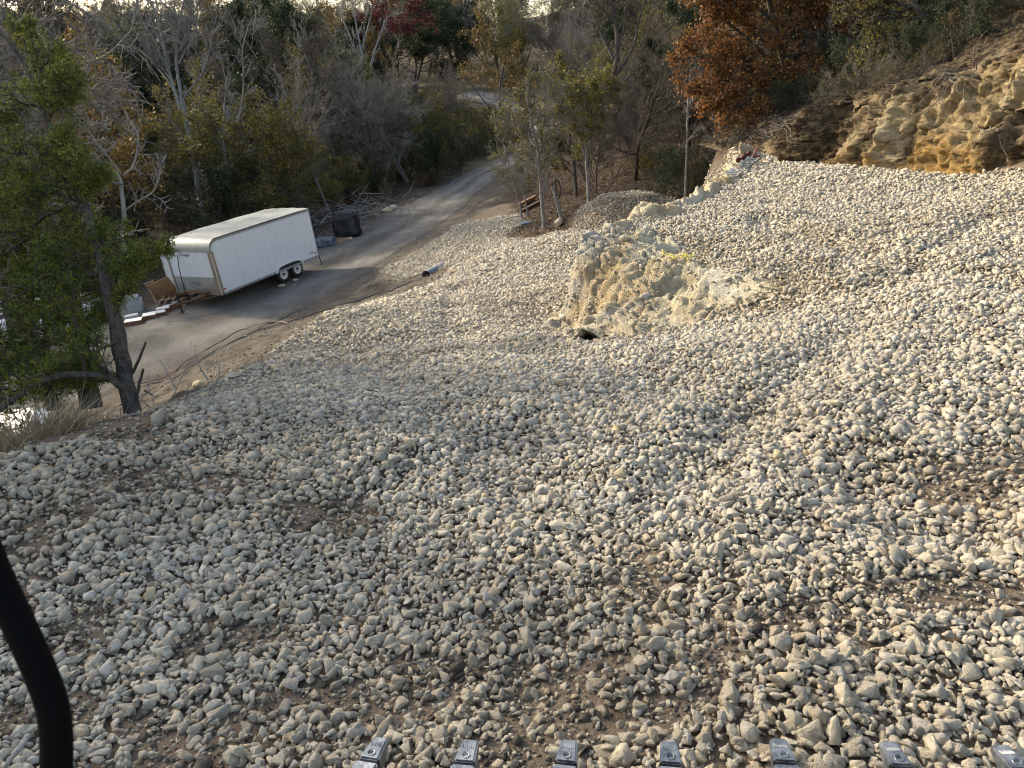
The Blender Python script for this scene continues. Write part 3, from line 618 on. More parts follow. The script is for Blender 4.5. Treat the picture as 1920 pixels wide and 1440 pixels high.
def kids(sk, rng, pt, r, r1, L, lev, P, t0=None):
    k = P['kids'][lev]; k = int(k * rng.uniform(.8, 1.25) + .5); n = len(pt)
    for i in range(k):
        t = (P['t0'][lev] if t0 is None else t0) + (1 - (P['t0'][lev] if t0 is None else t0)) * (i + rng.uniform(.1, .9)) / k
        j = min(int(t * (n - 1)), n - 2); f = t * (n - 1) - j; q = pt[j] * (1 - f) + pt[j + 1] * f; bd = pt[j + 1] - pt[j]; bd /= np.linalg.norm(bd) + 1e-9
        an = math.radians(rng.uniform(*P['ang'])); cd = bd * math.cos(an) + perp(rng, bd) * math.sin(an)
        if P.get('flat'): cd[2] *= P['flat']; cd /= np.linalg.norm(cd)
        ln = L * P['ratio'][lev] * rng.uniform(.6, 1.15) * (1 - P.get('cone', .35) * t)
        grow(sk, rng, q, cd, ln, max((r + (r1 - r) * t) * P['rr'], P['rmin']), lev + 1, P)
def skel_mesh(name, sk, s0=9):
    """all branches as tapering tubes, in one mesh"""
    V = []; Fq = []; o = 0; groups = {}
    for p, r in sk.br:
        k = s0 if r[0] > .07 else (6 if r[0] > .03 else (4 if r[0] > .014 else 3)); groups.setdefault((len(p), k), []).append((p, r))
    for (n, k), ls in groups.items():
        P = np.array([a for a, _ in ls]); R = np.array([b for _, b in ls]); m = len(ls)
        T = np.gradient(P, axis=1); T /= np.linalg.norm(T, axis=2)[..., None] + 1e-9
        ref = np.where(np.abs(T[:, :1, 2:3]) < .85, np.array([0, 0, 1.]), np.array([1., 0, 0])); ref = np.broadcast_to(ref, P.shape)
        A = np.cross(T, ref); A /= np.linalg.norm(A, axis=2)[..., None] + 1e-9; B = np.cross(T, A)
        an = np.arange(k) * 2 * np.pi / k
        Q = P[:, :, None] + R[:, :, None, None] * (np.cos(an)[:, None] * A[:, :, None] + np.sin(an)[:, None] * B[:, :, None])
        V.append(Q.reshape(-1, 3)); i = np.arange(n - 1)[:, None] * k; j = np.arange(k)[None]; jn = (j + 1) % k
        f = np.stack([i + j, i + jn, i + k + jn, i + k + j], -1).reshape(-1, 4)
        Fq.append((f[None] + (o + np.arange(m) * n * k)[:, None, None]).reshape(-1, 4)); o += m * n * k
    V = np.vstack(V); return np_mesh(name, V, np.vstack(Fq), True)
def leaf_mesh(name, C, sz, rng, asp=.6, dirs=None, spread=1.):
    """leaf-sized diamonds; with dirs they are narrow blades that follow a direction"""
    n = len(C); a = rng.normal(size=(n, 3)) * spread
    if dirs is not None: a = a + dirs
    a /= np.linalg.norm(a, axis=1)[:, None]; b = np.cross(a, rng.normal(size=(n, 3))); b /= np.linalg.norm(b, axis=1)[:, None] + 1e-9
    s = (sz * rng.uniform(.6, 1.35, n))[:, None]; w = s * asp * .5
    V = np.stack([C, C + a * s * .5 + b * w, C + a * s, C + a * s * .5 - b * w], 1).reshape(-1, 3)
    return np_mesh(name, V, np.arange(n * 4).reshape(-1, 4), False)
def tip_leaves(sk, rng, per, reach, frac=1.):
    C = []; Dd = []
    for p, d, L, pt in sk.tips:
        if rng.random() > frac: continue
        k = rng.poisson(per)
        if k == 0: continue
        t = rng.uniform(.2, 1, k) ** .8 * (len(pt) - 1); j = np.minimum(t.astype(int), len(pt) - 2); f = (t - j)[:, None]
        C.append(pt[j] * (1 - f) + pt[j + 1] * f + rng.normal(size=(k, 3)) * reach); Dd.append(np.repeat(d[None], k, 0))
    return np.vstack(C), np.vstack(Dd)
def up(x=0, y=0): return np.array([x, y, 1.])
BARE = dict(lev=4, kids=[7, 6, 6, 5], t0=[.3, .2, .15, .1], ang=(22, 55), ratio=[.62, .55, .5, .45], rr=.55, tap=.35, rmin=.0075, wig=.17, up=[.03, .07, .05, .02])
TWIGGY = dict(lev=4, kids=[9, 7, 6, 6], t0=[.2, .12, .1, .1], ang=(20, 60), ratio=[.62, .58, .52, .5], rr=.5, tap=.35, rmin=.007, wig=.22, up=[.02, .07, .06, .03])
EVER = dict(lev=3, kids=[20, 7, 6], t0=[.18, .15, .1], ang=(50, 88), ratio=[.46, .5, .5], rr=.38, tap=.3, rmin=.008, wig=.12, up=[.02, .04, .04], cone=.7)
OAK = dict(lev=4, kids=[8, 6, 5, 4], t0=[.3, .2, .15, .1], ang=(30, 70), ratio=[.75, .58, .5, .5], rr=.55, tap=.4, rmin=.008, wig=.2, up=[.02, .03, .01, 0.])
SHRUB = dict(lev=3, kids=[6, 6, 5], t0=[.15, .1, .1], ang=(20, 60), ratio=[.6, .55, .5], rr=.6, tap=.4, rmin=.006, wig=.25, up=[.04, .05, .02])
def proto(seed, P, height, stems=1, r=.12, lean=.15, leaves=None, lm=None, bk=None, start=.0):
    """meshes of one kind of tree: (trunk mesh, crown mesh)"""
    rng = np.random.default_rng(seed); sk = Skel()
    for i in range(stems):
        a = rng.uniform(0, 2 * math.pi); l = lean * (1 if stems == 1 else 1.6)
        grow(sk, rng, np.array([math.cos(a) * .12 * (stems > 1), math.sin(a) * .12 * (stems > 1), -.3]), up(l * math.cos(a), l * math.sin(a)), (height + .3) * rng.uniform(.85, 1.) * .72, r * rng.uniform(.8, 1.), 0, P)
    zt = np.percentile([b[0][-1][2] for b in sk.br], 99.5); k = height / max(zt, .1)
    for i, (p, q) in enumerate(sk.br): sk.br[i] = (p * k, q)
    sk.tips = [(p * k, d, L * k, pt * k) for p, d, L, pt in sk.tips]
    tm = skel_mesh('trunk', sk, 8); tm.materials.append(bk); cm = None
    if leaves:
        per, reach, sz, asp, frac = leaves; C, Dd = tip_leaves(sk, rng, per, reach, frac)
        cm = leaf_mesh('crown', C, sz, rng, asp, Dd * .8 if asp < .4 else None); cm.materials.append(lm)
    return tm, cm
PR = {
    'bare_a': proto(1, BARE, 9, 1, .13, .1, None, None, M_BARK_GREY), 'bare_b': proto(2, TWIGGY, 8, 3, .08, .2, None, None, M_BARK_GREY), 'bare_c': proto(3, TWIGGY, 7, 4, .06, .25, None, None, M_TWIG),
    'bare_d': proto(4, OAK, 10, 2, .16, .15, None, None, M_BARK_DARK), 'bare_e': proto(14, TWIGGY, 9, 2, .09, .15, (.7, .05, .09, .7, .5), M_GOLD, M_BARK_DARK),
    'olive_a': proto(5, TWIGGY, 8, 2, .09, .18, (1.6, .08, .10, .7, .8), M_OLIVE, M_BARK_GREY), 'olive_b': proto(6, TWIGGY, 7, 3, .07, .2, (2.4, .10, .10, .7, .7), M_OLIVE, M_BARK_DARK),
    'gold_a': proto(7, OAK, 9, 1, .15, .12, (7, .12, .12, .75, .85), M_GOLD, M_BARK_DARK),
    'ever_a': proto(8, EVER, 7.5, 1, .15, .06, (14, .09, .13, .35, 1), M_EVERG, M_BARK_DARK), 'ever_b': proto(9, OAK, 8, 2, .14, .15, (16, .13, .12, .6, 1), M_EVERG, M_BARK_DARK),
    'ever_n': proto(19, OAK, 8, 2, .14, .15, (30, .16, .06, .4, 1), M_CEDAR, M_BARK_DARK),
    'brush_a': proto(10, SHRUB, 2.4, 7, .02, .5, (5, .07, .075, .6, .8), M_OLIVE, M_TWIG), 'brush_b': proto(11, SHRUB, 2.0, 9, .018, .6, (.8, .06, .06, .6, .6), M_OLIVE, M_TWIG), 'brush_c': proto(12, SHRUB, 3.0, 8, .022, .45, (9, .09, .08, .6, .9), M_EVERG, M_TWIG),
    'brush_d': proto(13, SHRUB, 1.5, 9, .014, .6, (3, .06, .06, .6, .8), M_GOLD, M_TWIG)}
KIND = {'ever_n': ('evergreen_oak', 'tree'), 'bare_a': ('bare_tree', 'tree'), 'bare_b': ('bare_tree', 'tree'), 'bare_c': ('bare_tree', 'tree'), 'bare_d': ('bare_oak', 'tree'), 'bare_e': ('bare_oak', 'tree'), 'olive_a': ('elm_tree', 'tree'), 'olive_b': ('elm_tree', 'tree'),
        'gold_a': ('oak_tree', 'tree'), 'ever_a': ('juniper_tree', 'tree'), 'ever_b': ('evergreen_oak', 'tree'), 'brush_a': ('shrub', 'shrub'), 'brush_b': ('shrub', 'shrub'), 'brush_c': ('shrub', 'shrub'), 'brush_d': ('shrub', 'shrub')}
LOOK = {'ever_n': 'tall small leaved evergreen', 'bare_a': 'bare single trunked grey tree', 'bare_b': 'bare grey many stemmed tree', 'bare_c': 'small brown twiggy bare tree', 'bare_d': 'bare dark spreading oak', 'bare_e': 'dark oak with few brown leaves',
        'olive_a': 'thin sparse yellow green tree', 'olive_b': 'low bushy tree with olive leaves', 'gold_a': 'oak in yellow brown autumn leaf', 'ever_a': 'dark green juniper', 'ever_b': 'dark rounded evergreen oak',
        'brush_a': 'leafy yellow green shrub', 'brush_b': 'bare twiggy grey shrub', 'brush_c': 'dark green leafy shrub', 'brush_d': 'low brown shrub'}
def plant(kind, x, y, s, rz, where, group=None, label=None, sz=1., dz=0.):
    n, c = KIND[kind]; tm, cm = PR[kind]
    lb = (LOOK[kind] + ' ' + where).split(); assert len(lb) <= 16, lb
    e = empty(n, (x, y, float(H(x, y)) + dz), label or ' '.join(lb), c, group, (0, 0, rz)); e.scale = (s, s, s * sz)
    link('trunk' if c == 'tree' else 'stems', tm, None, e)
    if cm: link('crown' if c == 'tree' else 'leaves', cm, None, e)
    return e
rng = np.random.default_rng(77)
LANEP = [tuple(a) for a in LANE]
def fill(n, x0, x1, y0, y1, kinds, probs, smin, smax, where, group, md, extra=None, gap=1.6):
    put = 0; tries = 0; done = []
    while put < n and tries < n * 40:
        tries += 1; x = rng.uniform(x0, x1); y = rng.uniform(y0, y1)
        if sdist(np.array([x]), np.array([y]), LANEP)[0] < gap: continue
        if extra is not None and not extra(x, y): continue
        if any((x - a) ** 2 + (y - b) ** 2 < md * md for a, b in done): continue
        done.append((x, y)); k = rng.choice(kinds, p=np.array(probs) / sum(probs)); plant(k, x, y, rng.uniform(smin, smax), rng.uniform(0, 6.28), where, group); put += 1
left = lambda x, y: not (-21 < x < -12.5 and y < 38.5) and x < -13.5 - .12 * (y - 30) if y < 40 else x < np.interp(y, [40, 50, 60, 70], [-11.5, -6, -3.5, 0])
bare = ['bare_a', 'bare_b', 'bare_c', 'bare_d', 'bare_e', 'olive_a', 'olive_b', 'gold_a', 'ever_a', 'ever_b']
fill(46, -40, -5, 33, 60, bare, [.10, .16, .12, .08, .08, .16, .16, .05, .05, .04], .8, 1.3, 'in the wood behind the white trailer', 'trees of the wood behind the trailer', 1.7, left, 2.2)
fill(34, -48, -19, 20, 40, bare, [.08, .14, .10, .08, .06, .14, .16, .05, .12, .07], .9, 1.45, 'in the wood left of the white trailer', 'trees of the wood left of the trailer', 2.0, lambda x, y: x < -20.5 - .6 * (y - 28) * -0.2)
fill(30, -36, -6, 31, 56, ['brush_a', 'brush_b', 'brush_c', 'brush_d'], [.4, .2, .3, .1], .8, 1.5, 'under the trees behind the white trailer', 'shrubs under the trees behind the trailer', 1.0, left, 1.2)
fill(46, -9, 5, 46, 78, ['brush_a', 'brush_b', 'brush_c', 'brush_d'], [.5, .2, .12, .18], .7, 1.25, 'on the slope left of the lane', 'shrubs on the slope beside the lane', .9, lambda x, y: x < np.interp(y, [46, 50, 60, 70, 78], [-6.2, -4.6, -1.2, 1.5, 1.5]), .6)
fill(110, -50, 14, 62, 112, ['bare_c', 'bare_b', 'brush_d', 'brush_b', 'olive_b', 'brush_a'], [.2, .12, .2, .28, .1, .1], .55, 1.0, 'scattered over the dry clearing on the far slope', 'shrubs and small trees in the far clearing', 1.6, lambda x, y: not (-14 < x < 1 and 84 < y < 108) or rng.random() < .15)
fill(75, -80, 50, 100, 140, bare, [.16, .16, .1, .12, .06, .1, .08, .06, .08, .08], .1 + 1.05, 1.6, 'in the first rows of the far hill wood', 'trees on the far hill', 3.4)
fill(60, -110, 90, 140, 200, bare, [.16, .16, .1, .12, .06, .06, .06, .08, .12, .12], 1.2, 1.75, 'along the skyline of the far hill', 'trees on the skyline', 5)
fill(46, 4.5, 34, 36, 62, bare, [.10, .14, .16, .10, .06, .16, .14, .02, .06, .06], .7, 1.1, 'in the gully wood beyond the gravel', 'trees of the gully wood', 1.9, lambda x, y: x > 4.5 + .12 * (y - 36))
fill(40, 8, 60, 62, 110, bare, [.12, .16, .14, .12, .06, .12, .10, .04, .07, .07], .8, 1.2, 'on the wooded slope right of the lane', 'trees on the slope right of the lane', 3.)
fill(26, 11.5, 30, 27, 44, ['ever_a', 'ever_b', 'bare_d', 'bare_c', 'olive_b'], [.28, .28, .12, .16, .16], .7, 1.0, 'on the dark slope behind the cut bank', 'trees behind the cut bank', 2.0)
fill(14, 15, 26, 15, 27, ['ever_a', 'ever_b', 'bare_c'], [.45, .3, .25], .6, .85, 'above the cut bank', 'trees above the cut bank', 1.9, lambda x, y: cliff_d(np.array([x]), np.array([y]))[0][0] > 5.5)
fill(30, 7.5, 20, 27.5, 42, ['brush_b', 'brush_c', 'brush_d', 'brush_a'], [.4, .3, .15, .15], .7, 1.2, 'in the dark gully behind the bench', 'shrubs in the gully', .9, lambda x, y: y > 29 or x > 9.5)

fill(84, -90, -14, 60, 100, ['bare_a', 'bare_d', 'bare_e', 'ever_b', 'olive_a', 'gold_a'], [.22, .2, .2, .14, .14, .1], 1.25, 1.85, 'tall, rising at the back of the left wood', 'tall trees at the back of the left wood', 2.2)
fill(30, -130, -40, 95, 150, ['bare_a', 'bare_d', 'ever_b', 'bare_e'], [.3, .25, .25, .2], 1.5, 2.0, 'tall, along the left skyline', 'tall trees on the left skyline', 4)
# ---- trees one can tell apart, placed from the photograph at their own distance
def P3(l, Z): return np.array([W(a, b, Z if len(q) < 3 else q[2]) for q in l for a, b in [q[:2]]])
def smooth(p, n):
    p = np.asarray(p, float); l = np.r_[0, np.cumsum(np.linalg.norm(np.diff(p, axis=0), axis=1))]; s = np.linspace(0, l[-1], n)
    q = np.c_[[np.interp(s, l, p[:, k]) for k in range(3)]].T
    for _ in range(2): q[1:-1] = .25 * q[:-2] + .5 * q[1:-1] + .25 * q[2:]
    return q
def hero(name, label, limbs, Pm, bk, leaves=None, lm=None, seed=0, group=None, kidk=None, extra_clumps=None, crown='crown'):
    """limbs: (points in 3D, r0, r1, n twigs, twig length)"""
    rng = np.random.default_rng(seed); sk = Skel(); base = limbs[0][0][0].copy()
    for (p, r0, r1, k, L) in limbs:
        q = smooth(p, max(6, len(p) * 3)) - base; wob = rng.normal(size=q.shape) * (.0018 if r0 > .05 else .006) * np.linalg.norm(q[-1] - q[0]); wob[0] = 0; q = q + wob
        sk.line(q, r0, r1, .9)
        if k:
            PP = dict(Pm); PP['kids'] = [k] + list(Pm['kids'][1:]); PP['ratio'] = [1.] + list(Pm['ratio'][1:])
            kids(sk, rng, q, r0 * .8, max(r1, .01), L, 0, PP, .3 if r0 > .05 else .1)
    tm = skel_mesh('trunk', sk, 12); e = empty(name, tuple(base), label, 'tree', group); link('trunk', tm, bk, e)
    if leaves:
        per, reach, sz, asp, frac = leaves; C, Dd = tip_leaves(sk, rng, per, reach, frac)
        if extra_clumps is not None:
            for (c, rad, n) in extra_clumps:
                g = rng.normal(size=(n // 26, 3)); g /= np.linalg.norm(g, axis=1)[:, None]; g = c - base + g * (rng.random((len(g), 1)) ** .4) * np.array(rad)
                dd = rng.normal(size=g.shape) + [0, 0, .3]; dd /= np.linalg.norm(dd, axis=1)[:, None]
                t = rng.uniform(0, .26, (len(g), 26, 1)); C = np.vstack([C, (g[:, None] + dd[:, None] * t + rng.normal(size=(len(g), 26, 3)) * .03).reshape(-1, 3)]); Dd = np.vstack([Dd, np.repeat(dd, 26, 0)])
        link(crown, leaf_mesh(crown, C, sz, rng, asp, Dd * 1.2 if asp < .4 else None), lm, e)
    return e
# leaning grey trees behind the trailer
Z = 39
M_BD = M_BARK_DEAD; M_BARK_DEAD = M_BARK_PALE
hero('bare_tree', 'tall leaning grey tree with forked pale limbs behind the white trailer', [
    (P3([(388, 420), (376, 380), (368, 320), (352, 240), (340, 180)], Z), .20, .13, 3, 1.2),
    (P3([(352, 240), (325, 165), (312, 110), (300, 40), (270, -30)], Z), .11, .03, 16, 2.2), (P3([(340, 180), (328, 110), (335, 50), (350, -30)], Z), .10, .03, 16, 2.2),
    (P3([(325, 165), (290, 120), (262, 90), (228, 80)], Z), .06, .02, 14, 1.6), (P3([(348, 175), (372, 150), (390, 110), (400, 50)], Z), .05, .02, 12, 1.7), (P3([(352, 260), (328, 235), (312, 215)], Z), .03, .012, 4, .8),
    (P3([(318, 130), (290, 80), (262, 30), (250, -10)], Z), .05, .02, 14, 1.7), (P3([(335, 120), (365, 70), (372, 20), (365, -30)], Z), .05, .02, 12, 1.6)], dict(BARE, lev=3, rmin=.012), M_BARK_DEAD, seed=21)
hero('bare_tree', 'slender forked grey tree just right of the tall leaning one', [
    (P3([(410, 420), (418, 360), (424, 310), (420, 270), (428, 200)], Z), .13, .07, 2, .9),
    (P3([(420, 280), (418, 230), (424, 150), (415, 100)], Z), .05, .02, 9, 1.5), (P3([(424, 270), (448, 230), (458, 150), (452, 90), (470, 40)], Z), .06, .02, 12, 1.6),
    (P3([(426, 318), (450, 295), (480, 262)], Z), .035, .012, 4, .9), (P3([(416, 280), (410, 250), (408, 235)], Z), .02, .01, 2, .5)], dict(BARE, lev=3, rmin=.012), M_BARK_DEAD, seed=22)
Z = 44
hero('bare_tree', 'dark forked tree standing in the wood right of the trailer roof', [
    (P3([(545, 400), (543, 330), (547, 250), (543, 185)], Z), .2, .13, 5, 2.), (P3([(543, 185), (520, 140), (505, 90)], Z), .08, .02, 14, 2.2), (P3([(546, 230), (580, 170), (590, 120), (600, 60)], Z), .09, .02, 16, 2.2), (P3([(548, 280), (575, 230), (610, 190)], Z), .06, .02, 10, 1.8)], TWIGGY, M_BARK_DARK, seed=23)
Z = 62
hero('bare_tree', 'dead pale limbed tree with dark lower trunk in front of the far clearing', [
    (P3([(692, 262), (688, 225), (678, 175)], Z), .30, .24, 3, 2), (P3([(680, 180), (672, 120), (655, 60), (630, 15)], Z), .15, .04, 8, 2.4), (P3([(684, 180), (686, 130), (670, 60), (660, -10)], Z), .14, .04, 9, 2.2), (P3([(688, 175), (700, 100), (716, 60), (722, 38)], Z), .11, .06, 5, 2.), (P3([(680, 90), (690, 50), (697, 25)], Z), .07, .04, 2, 1.5)], dict(BARE, lev=2, rmin=.02), M_BARK_DEAD, seed=24)
M_BARK_DEAD = M_BD
# the clump of small trees where the lane leaves the gravel
def clump(n, label, stems, seed, Z, leaves=None, P=TWIGGY, bk=None, k=10, L=1.6, lm=None, nm='bare_tree'):
    hero(nm, label, [(P3(s[0], Z), s[1], s[1] * .35, s[2] if len(s) > 2 else k, L) for s in stems], P, bk or M_BARK_GREY, leaves, lm or M_OLIVE, seed)
clump(0, 'grey tree with two upright stems at the edge of the gravel, left of the stump', [([(1021, 446), (1018, 400), (1013, 340), (1012, 300), (1000, 240), (985, 170)], .085), ([(1016, 380), (1030, 310), (1050, 240), (1060, 180)], .05), ([(1013, 320), (990, 280), (960, 230)], .04), ([(1013, 290), (1030, 230), (1025, 150)], .045)], 31, 29.5, (.5, .06, .09, .7, .6))
clump(0, 'thin leaning twin stemmed tree by the timber edging', [([(978, 408), (972, 370), (958, 320), (940, 270), (925, 220)], .05), ([(990, 400), (982, 360), (970, 320), (962, 260), (950, 200)], .045)], 32, 31, (.5, .06, .08, .7, .6))
clump(0, 'dark tree with curved limb behind the gravel heap', [([(1080, 375), (1078, 320), (1070, 270), (1060, 200), (1050, 130)], .10), ([(1075, 330), (1040, 285), (1015, 265)], .04, 4), ([(1076, 300), (1100, 240), (1115, 180)], .06)], 33, 36, (1.2, .07, .10, .7, .7), bk=M_BARK_DARK)
clump(0, 'straight grey trunked tree rising from the left end of the gravel heap', [([(1104, 394), (1103, 340), (1098, 290), (1100, 230), (1095, 160)], .09), ([(1100, 280), (1125, 220), (1140, 160)], .05), ([(1100, 300), (1080, 250), (1075, 190)], .045)], 34, 31, (1.3, .07, .09, .7, .8))
clump(0, 'big dark oak with wide bare limbs against the sky above the gully', [([(1126, 318), (1124, 270), (1135, 210), (1150, 150), (1160, 80), (1150, 20), (1130, -60)], .26, 8), ([(1135, 215), (1170, 150), (1215, 100), (1260, 50), (1300, -20)], .12, 14), ([(1150, 150), (1190, 90), (1200, 20), (1230, -40)], .11, 14), ([(1160, 90), (1175, 40), (1170, -30)], .08, 10), ([(1140, 200), (1190, 175), (1250, 140)], .08, 10), ([(1150, 110), (1120, 50), (1100, 0)], .09, 12)], 35, 46, (.3, .07, .10, .7, .6), OAK, M_BARK_DARK, 12, 2.6)
clump(0, 'slim pale trunk standing alone in the dark gully', [([(1285, 372), (1286, 320), (1290, 260), (1288, 200), (1296, 130)], .055, 8), ([(1290, 215), (1300, 190), (1302, 150)], .03, 4)], 36, 27, None, BARE, M_BARK_GREY, 8, 1.)
clump(0, 'second slim trunk just left of the timber posts in the cut', [([(1342, 338), (1346, 290), (1350, 225), (1345, 160)], .045, 8)], 37, 26, None, BARE, M_BARK_GREY, 8, 1.)
# rust red oak leaning over the end of the bench
rl = [(P3([(1500, 300, 27.5), (1490, 200, 27), (1470, 120, 26), (1450, 40, 25.5), (1430, -60, 25)], 0), .2, .07, 14, 2.6)]
for a in ([(1490, 190, 27), (1400, 130, 25.5), (1330, 100, 24.5), (1290, 110, 24)], [(1478, 150, 26.5), (1390, 60, 25.5), (1330, 20, 25), (1300, 10, 24.5)], [(1460, 80, 26), (1500, 20, 25), (1560, -20, 24.5)], [(1490, 170, 26.5), (1450, 160, 25), (1390, 190, 24), (1375, 215, 24)], [(1470, 110, 26), (1530, 90, 25), (1600, 70, 24.5)], [(1450, 40, 25.5), (1390, -10, 25), (1340, -30, 25)], [(1485, 160, 26), (1520, 150, 24.5), (1540, 160, 24)], [(1440, 0, 25), (1470, -50, 24), (1540, -60, 24)], [(1420, 100, 25.6), (1350, 150, 24.6), (1320, 165, 24.3)]):
    rl.append((P3(a, 0), .08, .02, 15, 1.35))
hero('oak_tree', 'rust red and orange leaved oak hanging over the far end of the gravel bench', rl, dict(OAK, lev=3, kids=[8, 7, 6, 4]), M_BARK_DARK, (6.5, .10, .10, .75, .85), M_RUST, 41)
# dark red tree and evergreens far off
def far_tree(kind, px, py, Z, height, label, mat=None, rz=0., wide=1.):
    """base below pixel (px, py) of the crown's foot, at depth Z"""
    w = W(px, py, Z); n, c = KIND[kind]; tm, cm = PR[kind]; g = float(H(w[0], w[1])); zs = {'gold_a': 9, 'ever_a': 7.5, 'ever_b': 8, 'bare_d': 10, 'olive_a': 8, 'bare_b': 8, 'bare_e': 9}[kind]
    e = empty(n, (w[0], w[1], g), label, c, None, (0, 0, rz)); s = height / zs; e.scale = (s * wide, s * wide, s); link('trunk', tm, None, e)
    if cm is not None:
        if mat: cm = cm.copy(); cm.materials[0] = mat
        link('crown', cm, None, e)
far_tree('gold_a', 715, 150, 84, 16, 'dark red leaved tree on the skyline behind the dead pale tree', M_CRIMSON, .4, 1.0)
far_tree('ever_b', 770, 130, 88, 10.5, 'broad dark evergreen at the top of the far clearing', None, 1, 1.2)
far_tree('ever_b', 850, 120, 96, 12, 'rounded dark evergreen on the skyline right of the dark red tree', None, 2, 1.)
far_tree('ever_a', 1292, 200, 40, 9.5, 'narrow dark juniper beside the rust red oak', None, 1, .8)
far_tree('gold_a', 195, 300, 33, 9.5, 'yellow and orange leaved oak at the top left behind the cedar', None, .3, .85)
far_tree('gold_a', 930, 280, 58, 11, 'brown leaved oak left of the lane where it enters the trees', M_GOLD, 2.2, .9)
far_tree('gold_a', 520, 120, 80, 10, 'small orange tree on the hill left of the pale roof', None, 1.2, .8)
# ------------------------------------------------------------------ the cedars at the left edge
def limb_to(trunk, t, c, r, L, k, rng, sag=.12):
    j = int(t * (len(trunk) - 1)); a = trunk[j]; c = np.array(c); m = (a + c) / 2 + np.array([0, 0, sag * np.linalg.norm(c - a)]); q = (m + c) / 2 + np.array([0, 0, -.03])
    return (np.array([a, (a * .6 + m * .4), m, q, c]), r, .008, k, L)
def cedar(label, trunk_px, r0, clumps, seed, dead=None, low=None, per=9, sz=.045, kk=(10, 5, 4)):
    rng = np.random.default_rng(seed); tr = P3(trunk_px, 0); tr2 = smooth(tr, 24)
    L = [(tr, r0, r0 * .28, 3, .5)]
    zs = tr2[:, 2]
    for (px, py, Zc, rad) in clumps:
        c = W(px, py, Zc); t = np.clip(np.argmin(np.linalg.norm(tr2 - (c - [0, 0, .25]), axis=1)) / 23., .12, 1.)
        rad *= .86; L.append(limb_to(tr2, t, c, .012 + .010 * np.linalg.norm(c - tr2[int(t * 23)]), rad * 1.5, kk[0], rng))
    for q in (low or []): L.append(q)
    Pm = dict(lev=3, kids=list(kk), t0=[.25, .15, .1], ang=(25, 70), ratio=[1., .55, .5], rr=.42, tap=.4, rmin=.004, wig=.2, up=[.05, .06, .04])
    return hero('cedar_tree', label, L, Pm, M_BARK_CEDAR, (per, .025, sz, .16, .95), M_CEDAR, seed)
cedar('nearest cedar with shaggy dark trunk rising from the gravel edge at the left', [(250, 790, 6.6), (240, 735, 6.6), (226, 660, 6.65), (212, 580, 6.7), (194, 490, 6.8), (172, 420, 6.9), (140, 350, 7.), (112, 290, 7.1), (90, 225, 7.2), (62, 150, 7.3), (30, 95, 7.4), (-15, 50, 7.5)], .078,
      [(40, 60, 7.4, .22), (98, 95, 7.1, .26), (105, 140, 6.9, .28), (145, 148, 7.2, .2), (10, 205, 7.2, .3), (120, 250, 6.9, .2), (40, 285, 6.9, .32), (165, 305, 6.8, .2), (188, 318, 6.9, .13), (60, 355, 6.8, .32), (10, 380, 7.1, .3),
       (200, 440, 6.8, .24), (250, 470, 6.5, .20), (300, 462, 6.3, .16), (320, 455, 6.2, .08), (140, 450, 7.2, .25), (20, 470, 7.2, .3), (110, 500, 6.9, .28), (150, 545, 6.9, .24), (180, 590, 6.9, .15), (0, 570, 7.1, .22)], 51,
      low=[(P3([(247, 735, 6.6), (215, 712, 6.5), (170, 700, 6.35), (110, 702, 6.2), (60, 725, 6.1), (10, 760, 6.), (-40, 800, 5.9)], 0), .042, .02, 8, .35),
           (P3([(243, 738, 6.6), (190, 690, 6.5), (160, 650, 6.45), (140, 600, 6.5), (115, 560, 6.6), (60, 520, 6.7)], 0), .028, .01, 12, .4),
           (P3([(248, 700, 6.6), (262, 672, 6.55), (272, 642, 6.5)], 0), .016, .010, 0, 0), (P3([(252, 765, 6.6), (262, 715, 6.55), (268, 692, 6.5)], 0), .018, .012, 0, 0),
           (P3([(222, 640, 6.6), (185, 655, 6.5), (150, 670, 6.4), (120, 700, 6.3)], 0), .012, .005, 14, .3)])
cedar('second cedar with a reddish trunk just behind the nearest one', [(172, 765, 9), (160, 700, 9), (148, 630, 9.1), (140, 560, 9.2), (120, 480, 9.4), (100, 400, 9.6)], .13,
      [(60, 620, 8.6, .4), (30, 680, 8.2, .34), (90, 690, 8.3, .24), (150, 600, 8.8, .24), (0, 640, 8.6, .36), (200, 700, 8.8, .16), (40, 740, 8.2, .18), (30, 600, 9., .36), (190, 540, 9.2, .2), (-20, 720, 8.3, .3)], 52, per=5, sz=.065, kk=(10, 5, 4))
cedar('thick trunked cedar at the far left edge', [(60, 700, 13), (30, 600, 13), (12, 520, 13), (-10, 440, 13.2), (-25, 350, 13.5)], .22,
      [(80, 430, 12.5, .5), (10, 330, 12.8, .6), (110, 420, 12.8, .5), (-20, 500, 12.4, .6), (100, 340, 13, .5), (40, 250, 13, .5), (150, 390, 13, .4), (200, 470, 13, .35), (230, 420, 13.2, .35)], 53, per=6, sz=.09, kk=(9, 5, 4))
cedar('slim dark cedar stem between the thick trunk and the reddish trunk', [(100, 770, 11), (92, 700, 11), (86, 620, 11), (80, 540, 11.1)], .09, [(60, 560, 10.8, .3), (110, 560, 10.8, .3), (70, 500, 11, .35), (130, 510, 11, .3)], 54, per=8, sz=.09, kk=(10, 6, 4))
